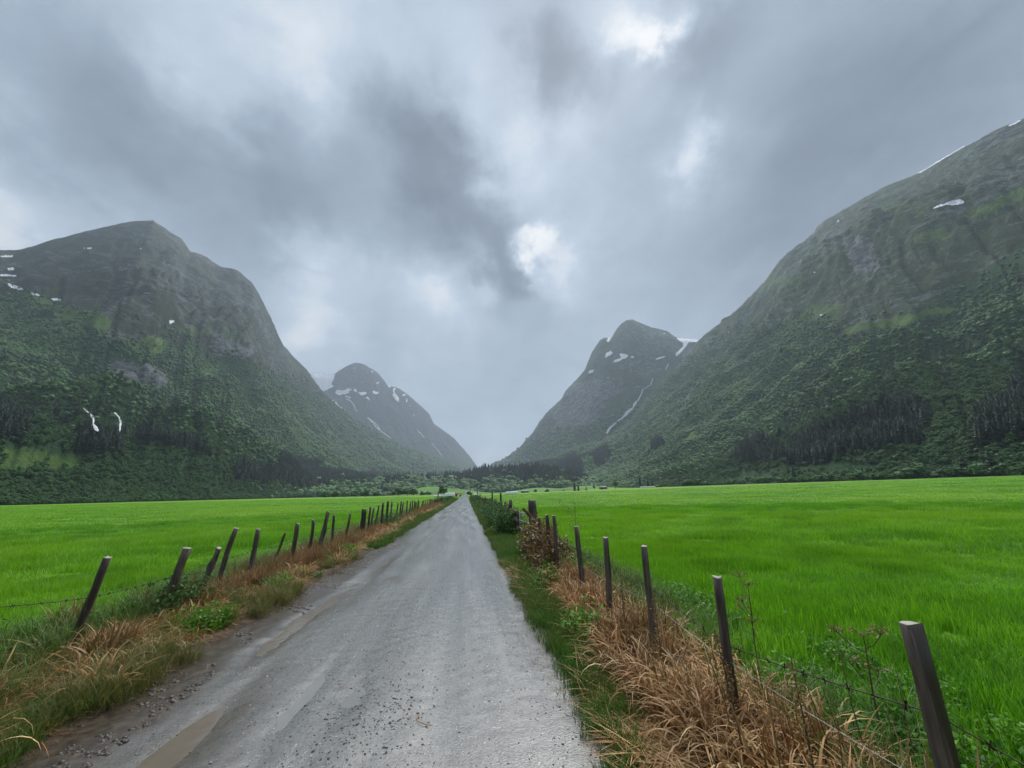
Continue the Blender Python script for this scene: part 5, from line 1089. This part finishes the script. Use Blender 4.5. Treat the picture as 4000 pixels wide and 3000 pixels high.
for i, (px, pt, r, kd, w) in enumerate([(1331, 1037, 560, 'broad', .8), (1385, 1028, 640, 'spruce', 1), (1402, 1030, 640, 'spruce', 1), (1472, 1024, 620, 'spruce', 1), (1412, 1040, 620, 'broad', .7), (1181, 1054, 480, 'bush', .8), (1112 + 45, 1056, 470, 'bush', .8), (1218, 1056, 480, 'bush', .7), (1620, 1030, 520, 'broad', .8)]):
    single_tree(px, pt, r, kd, ['round tree by the long grey shed beyond the right field', 'left spruce of a pair beyond the white bale row', 'right spruce of a pair beyond the white bale row', 'lone dark spruce right of the spruce pair beyond the bales', 'thin birch beyond the right end of the bale row', 'low bush left of the twin spruces', 'low bush behind the double bale stack', 'low bush halfway between bale stack and twin spruces', 'round birch at the right field edge before the slope'][i], None, i, w)
for i, (px, pt, r, w) in enumerate([(1485, 1036, 430, 1.2), (1500, 1030, 430, 1.4), (1516, 1033, 430, 1.3), (1534, 1040, 430, 1.0)]): single_tree(px, pt, r, 'bush', 'dark bush in the clump at the far edge of the right field', 'bush clump at the right field edge', 20 + i, w)
for i, (px, pt, r) in enumerate([(702, 1060, 420), (722, 1058, 420), (745, 1061, 430), (768, 1056, 430), (790, 1056, 430), (812, 1060, 440), (862, 1051, 440), (880, 1050, 440), (893, 1053, 440), (848, 1058, 430), (912, 1060, 450), (925, 1059, 450)]): single_tree(px, pt, r, 'bush', 'dark round bush in the row behind the left field', 'row of bushes behind the left field', 40 + i, 1.0)
g = np.random.default_rng(99)
for i in range(64):                                   # edge of the left field
    y = 150 + i * 7.5 + g.uniform(-2, 2); x = -292 - g.uniform(0, 14); z = gz(x, y); h = g.uniform(4.0, 7.5); e_ = empty('bush', (x, y, z - .2), 'dark green bush in the long hedge edging the left field', 'bush', 'hedge bushes along the left field'); c = bpy.data.objects.new('crown', P_dec[i % 3].data); COL.objects.link(c); c.parent = e_; c.scale = (h * 1.7, h * 1.7, h * 1.3); c.location = (0, 0, -.3 * h); c.rotation_euler = (0, 0, g.random() * 6)
for i in range(64):                                   # edge of the right field
    y = 105 + i * 7.0 + g.uniform(-2, 2); x = 296 + g.uniform(0, 16); z = gz(x, y); h = g.uniform(5.0, 9.0) * (1.25 if i < 20 else 1) * (0.6 if i > 46 else 1); e_ = empty('bush', (x, y, z - .2), 'dark green bush in the thicket edging the right field', 'bush', 'thicket bushes along the right field'); c = bpy.data.objects.new('crown', P_dec[i % 3].data); COL.objects.link(c); c.parent = e_; c.scale = (h * 1.8, h * 1.8, h * 1.3); c.location = (0, 0, -.3 * h); c.rotation_euler = (0, 0, g.random() * 6)
# bales
def bale_mesh(r=.62, L=1.25):
    a = np.linspace(0, 6.2832, 18, endpoint=False); prof = [(-L / 2, r * .82), (-L / 2 + .06, r * .96), (-L / 2 + .16, r), (L / 2 - .16, r), (L / 2 - .06, r * .96), (L / 2, r * .82)]
    V = np.array([[x, rr * math.cos(b), rr * math.sin(b) * .94] for x, rr in prof for b in a] + [[-L / 2, 0, 0], [L / 2, 0, 0]]); i = np.arange(6 * 18).reshape(6, 18)
    Fq_ = np.stack([i[:-1], np.roll(i[:-1], -1, 1), np.roll(i[1:], -1, 1), i[1:]], -1).reshape(-1, 4)
    Ft = np.concatenate([np.stack([np.full(18, 108), np.roll(i[0], -1), i[0]], -1), np.stack([np.full(18, 109), i[-1], np.roll(i[-1], -1)], -1)]); return V, [Fq_, Ft]
V, Fs = bale_mesh(); BALE = mk('bale', V, Fs, M_bale, None, True, link=False).data; V, Fs = bale_mesh(); BALEB = mk('bale', V, Fs, M_baleb, None, True, link=False).data
def bale(x, y, z, rz, label, group, me=None, s=1.0, sx_=1.0):
    o = bpy.data.objects.new('hay_bale', me or BALE); COL.objects.link(o); o.location = (x, y, gz(x, y) + z * s); o.rotation_euler = (0, 0, rz); o.scale = (s * sx_, s, s); tag(o, label, 'bale', group)
def bale_row(px0, px1, r, n, z, label, group, rz=0, me=None, s=1.0):
    for k_ in range(n):
        x, y = far_xy(px0 + (px1 - px0) * (k_ + .5) / n, r); w = r * abs(px1 - px0) / n / F / 1.25 / s; bale(x, y, z, rz, label, group, me, s, w * .99)
bale_row(937, 957, 250, 5, .58, 'white wrapped bale in the low row left of the road beyond the tall post', 'low bale row left of the road')
bale_row(960, 984, 235, 6, .58, 'white wrapped bale in the bottom layer of the big stack left of the road', 'bottom layer of left bale stack', 0, BALEB)
bale_row(962, 982, 236, 5, 1.66, 'white wrapped bale in the top layer of the big stack left of the road', 'top layer of left bale stack')
bale_row(1092, 1119, 330, 8, .58, 'pale wrapped bale in the bottom layer of the double row at the right field edge', 'bottom layer of right double row', 0, BALEB)
bale_row(1094, 1118, 331, 7, 1.66, 'white wrapped bale in the top layer of the double row at the right field edge', 'top layer of right double row')
bale_row(1384, 1417, 545, 14, .8, 'white wrapped bale in the single row along the right field below the spruces', 'single bale row on the right', 0, None, 1.3)
for px, lb in ((1025, 'left one of two white bales right of the road end'), (1029, 'right one of two white bales right of the road end')): x, y = far_xy(px, 250); bale(x, y, .58, .4, lb, None, None, 1.2)
# red and yellow trailer
x, y = far_xy(990, 232); tr = empty('farm_trailer', (x, y, gz(x, y)), 'red and white farm trailer with a yellow cover beside the bale stack', 'trailer')
def pb(nm, m_, *a): V, Fq_ = box(*a); return mk(nm, V, Fq_, m_, None, False, tr)
pb('body', M_red, 0, 0, 1.25, 3.7, 2, .8); pb('side_panel', M_white, .7, -1.02, 1.15, 1.6, .04, .5); pb('cover', M_yellow, 0, 0, 1.78, 3.9, 2.1, .25); pb('drawbar', M_dark, 2.5, 0, .7, 1.3, .15, .12)
for q in (-1.1, 1.1): V, Fs, _ = tube([[q, -.95, .5], [q, -1.2, .5]], .5, 14); mk('wheel', V, Fs, M_rubber, None, True, tr)
def shed(px, r, w, d_, h, roofh, label, open_=False, rz=0):
    x, y = far_xy(px, r); e = empty('shed', (x, y, gz(x, y) - .1), label, 'shed', None, rz); V, Fq_ = box(0, 0, h / 2, w, d_, h); mk('wall', V, Fq_, M_barnwall, None, False, e)
    V = np.array([[sx2 * (w / 2 + .3), sy2 * (d_ / 2 + .3), h + .02] for sx2 in (-1, 1) for sy2 in (-1, 1)] + [[-w / 2 - .3, 0, h + roofh], [w / 2 + .3, 0, h + roofh]]); mk('roof', V, [np.array([[0, 2, 5, 4], [1, 4, 5, 3], [0, 1, 3, 2]]), np.array([[0, 4, 1], [2, 3, 5]])], M_barnroof, None, False, e)
    V, Fq_ = box(-w * .2, -d_ / 2 - .03, h * .42, w * .3, .06, h * .8); mk('door', V, Fq_, M_dark, None, False, e); V, Fq_ = box(w * .25, -d_ / 2 - .03, h * .6, w * .15, .06, h * .25); mk('window', V, Fq_, M_dark, None, False, e); return e
shed(1304, 640, 11, 6, 3.2, 1.6, 'grey barn on the meadow right of the twin spruces'); shed(1134, 520, 10, 5, 2.0, .8, 'low grey shed between the double bale row and the twin spruces')
shed(1433, 700, 22, 6, 2.4, 1.0, 'long grey roofed shed beyond the single bale row'); shed(1182, 530, 6, 4, 1.9, .7, 'small pale roofed hut left of the twin spruces')

# ------------------------------------------------------------------ haze
V, Fq_ = box(0, 2500, 0, 23000, 18000, 1)
zt, zb = 1790.0, -12.0; V[:, 2] = np.where(V[:, 2] > 0, zt, zb)
hz = bpy.data.materials.new('rain haze'); hz.use_nodes = True; hz.node_tree.nodes.clear()
pv = hz.node_tree.nodes.new('ShaderNodeVolumePrincipled'); pv.inputs['Color'].default_value = (0.70, 0.84, 1.0, 1); pv.inputs['Density'].default_value = 1.1e-4; pv.inputs['Anisotropy'].default_value = 0.2
ho = hz.node_tree.nodes.new('ShaderNodeOutputMaterial'); hz.node_tree.links.new(pv.outputs[0], ho.inputs['Volume'])
hzo = mk('haze', V, Fq_, hz); tag(hzo, 'thin rain haze filling the valley air', None, None, 'stuff')
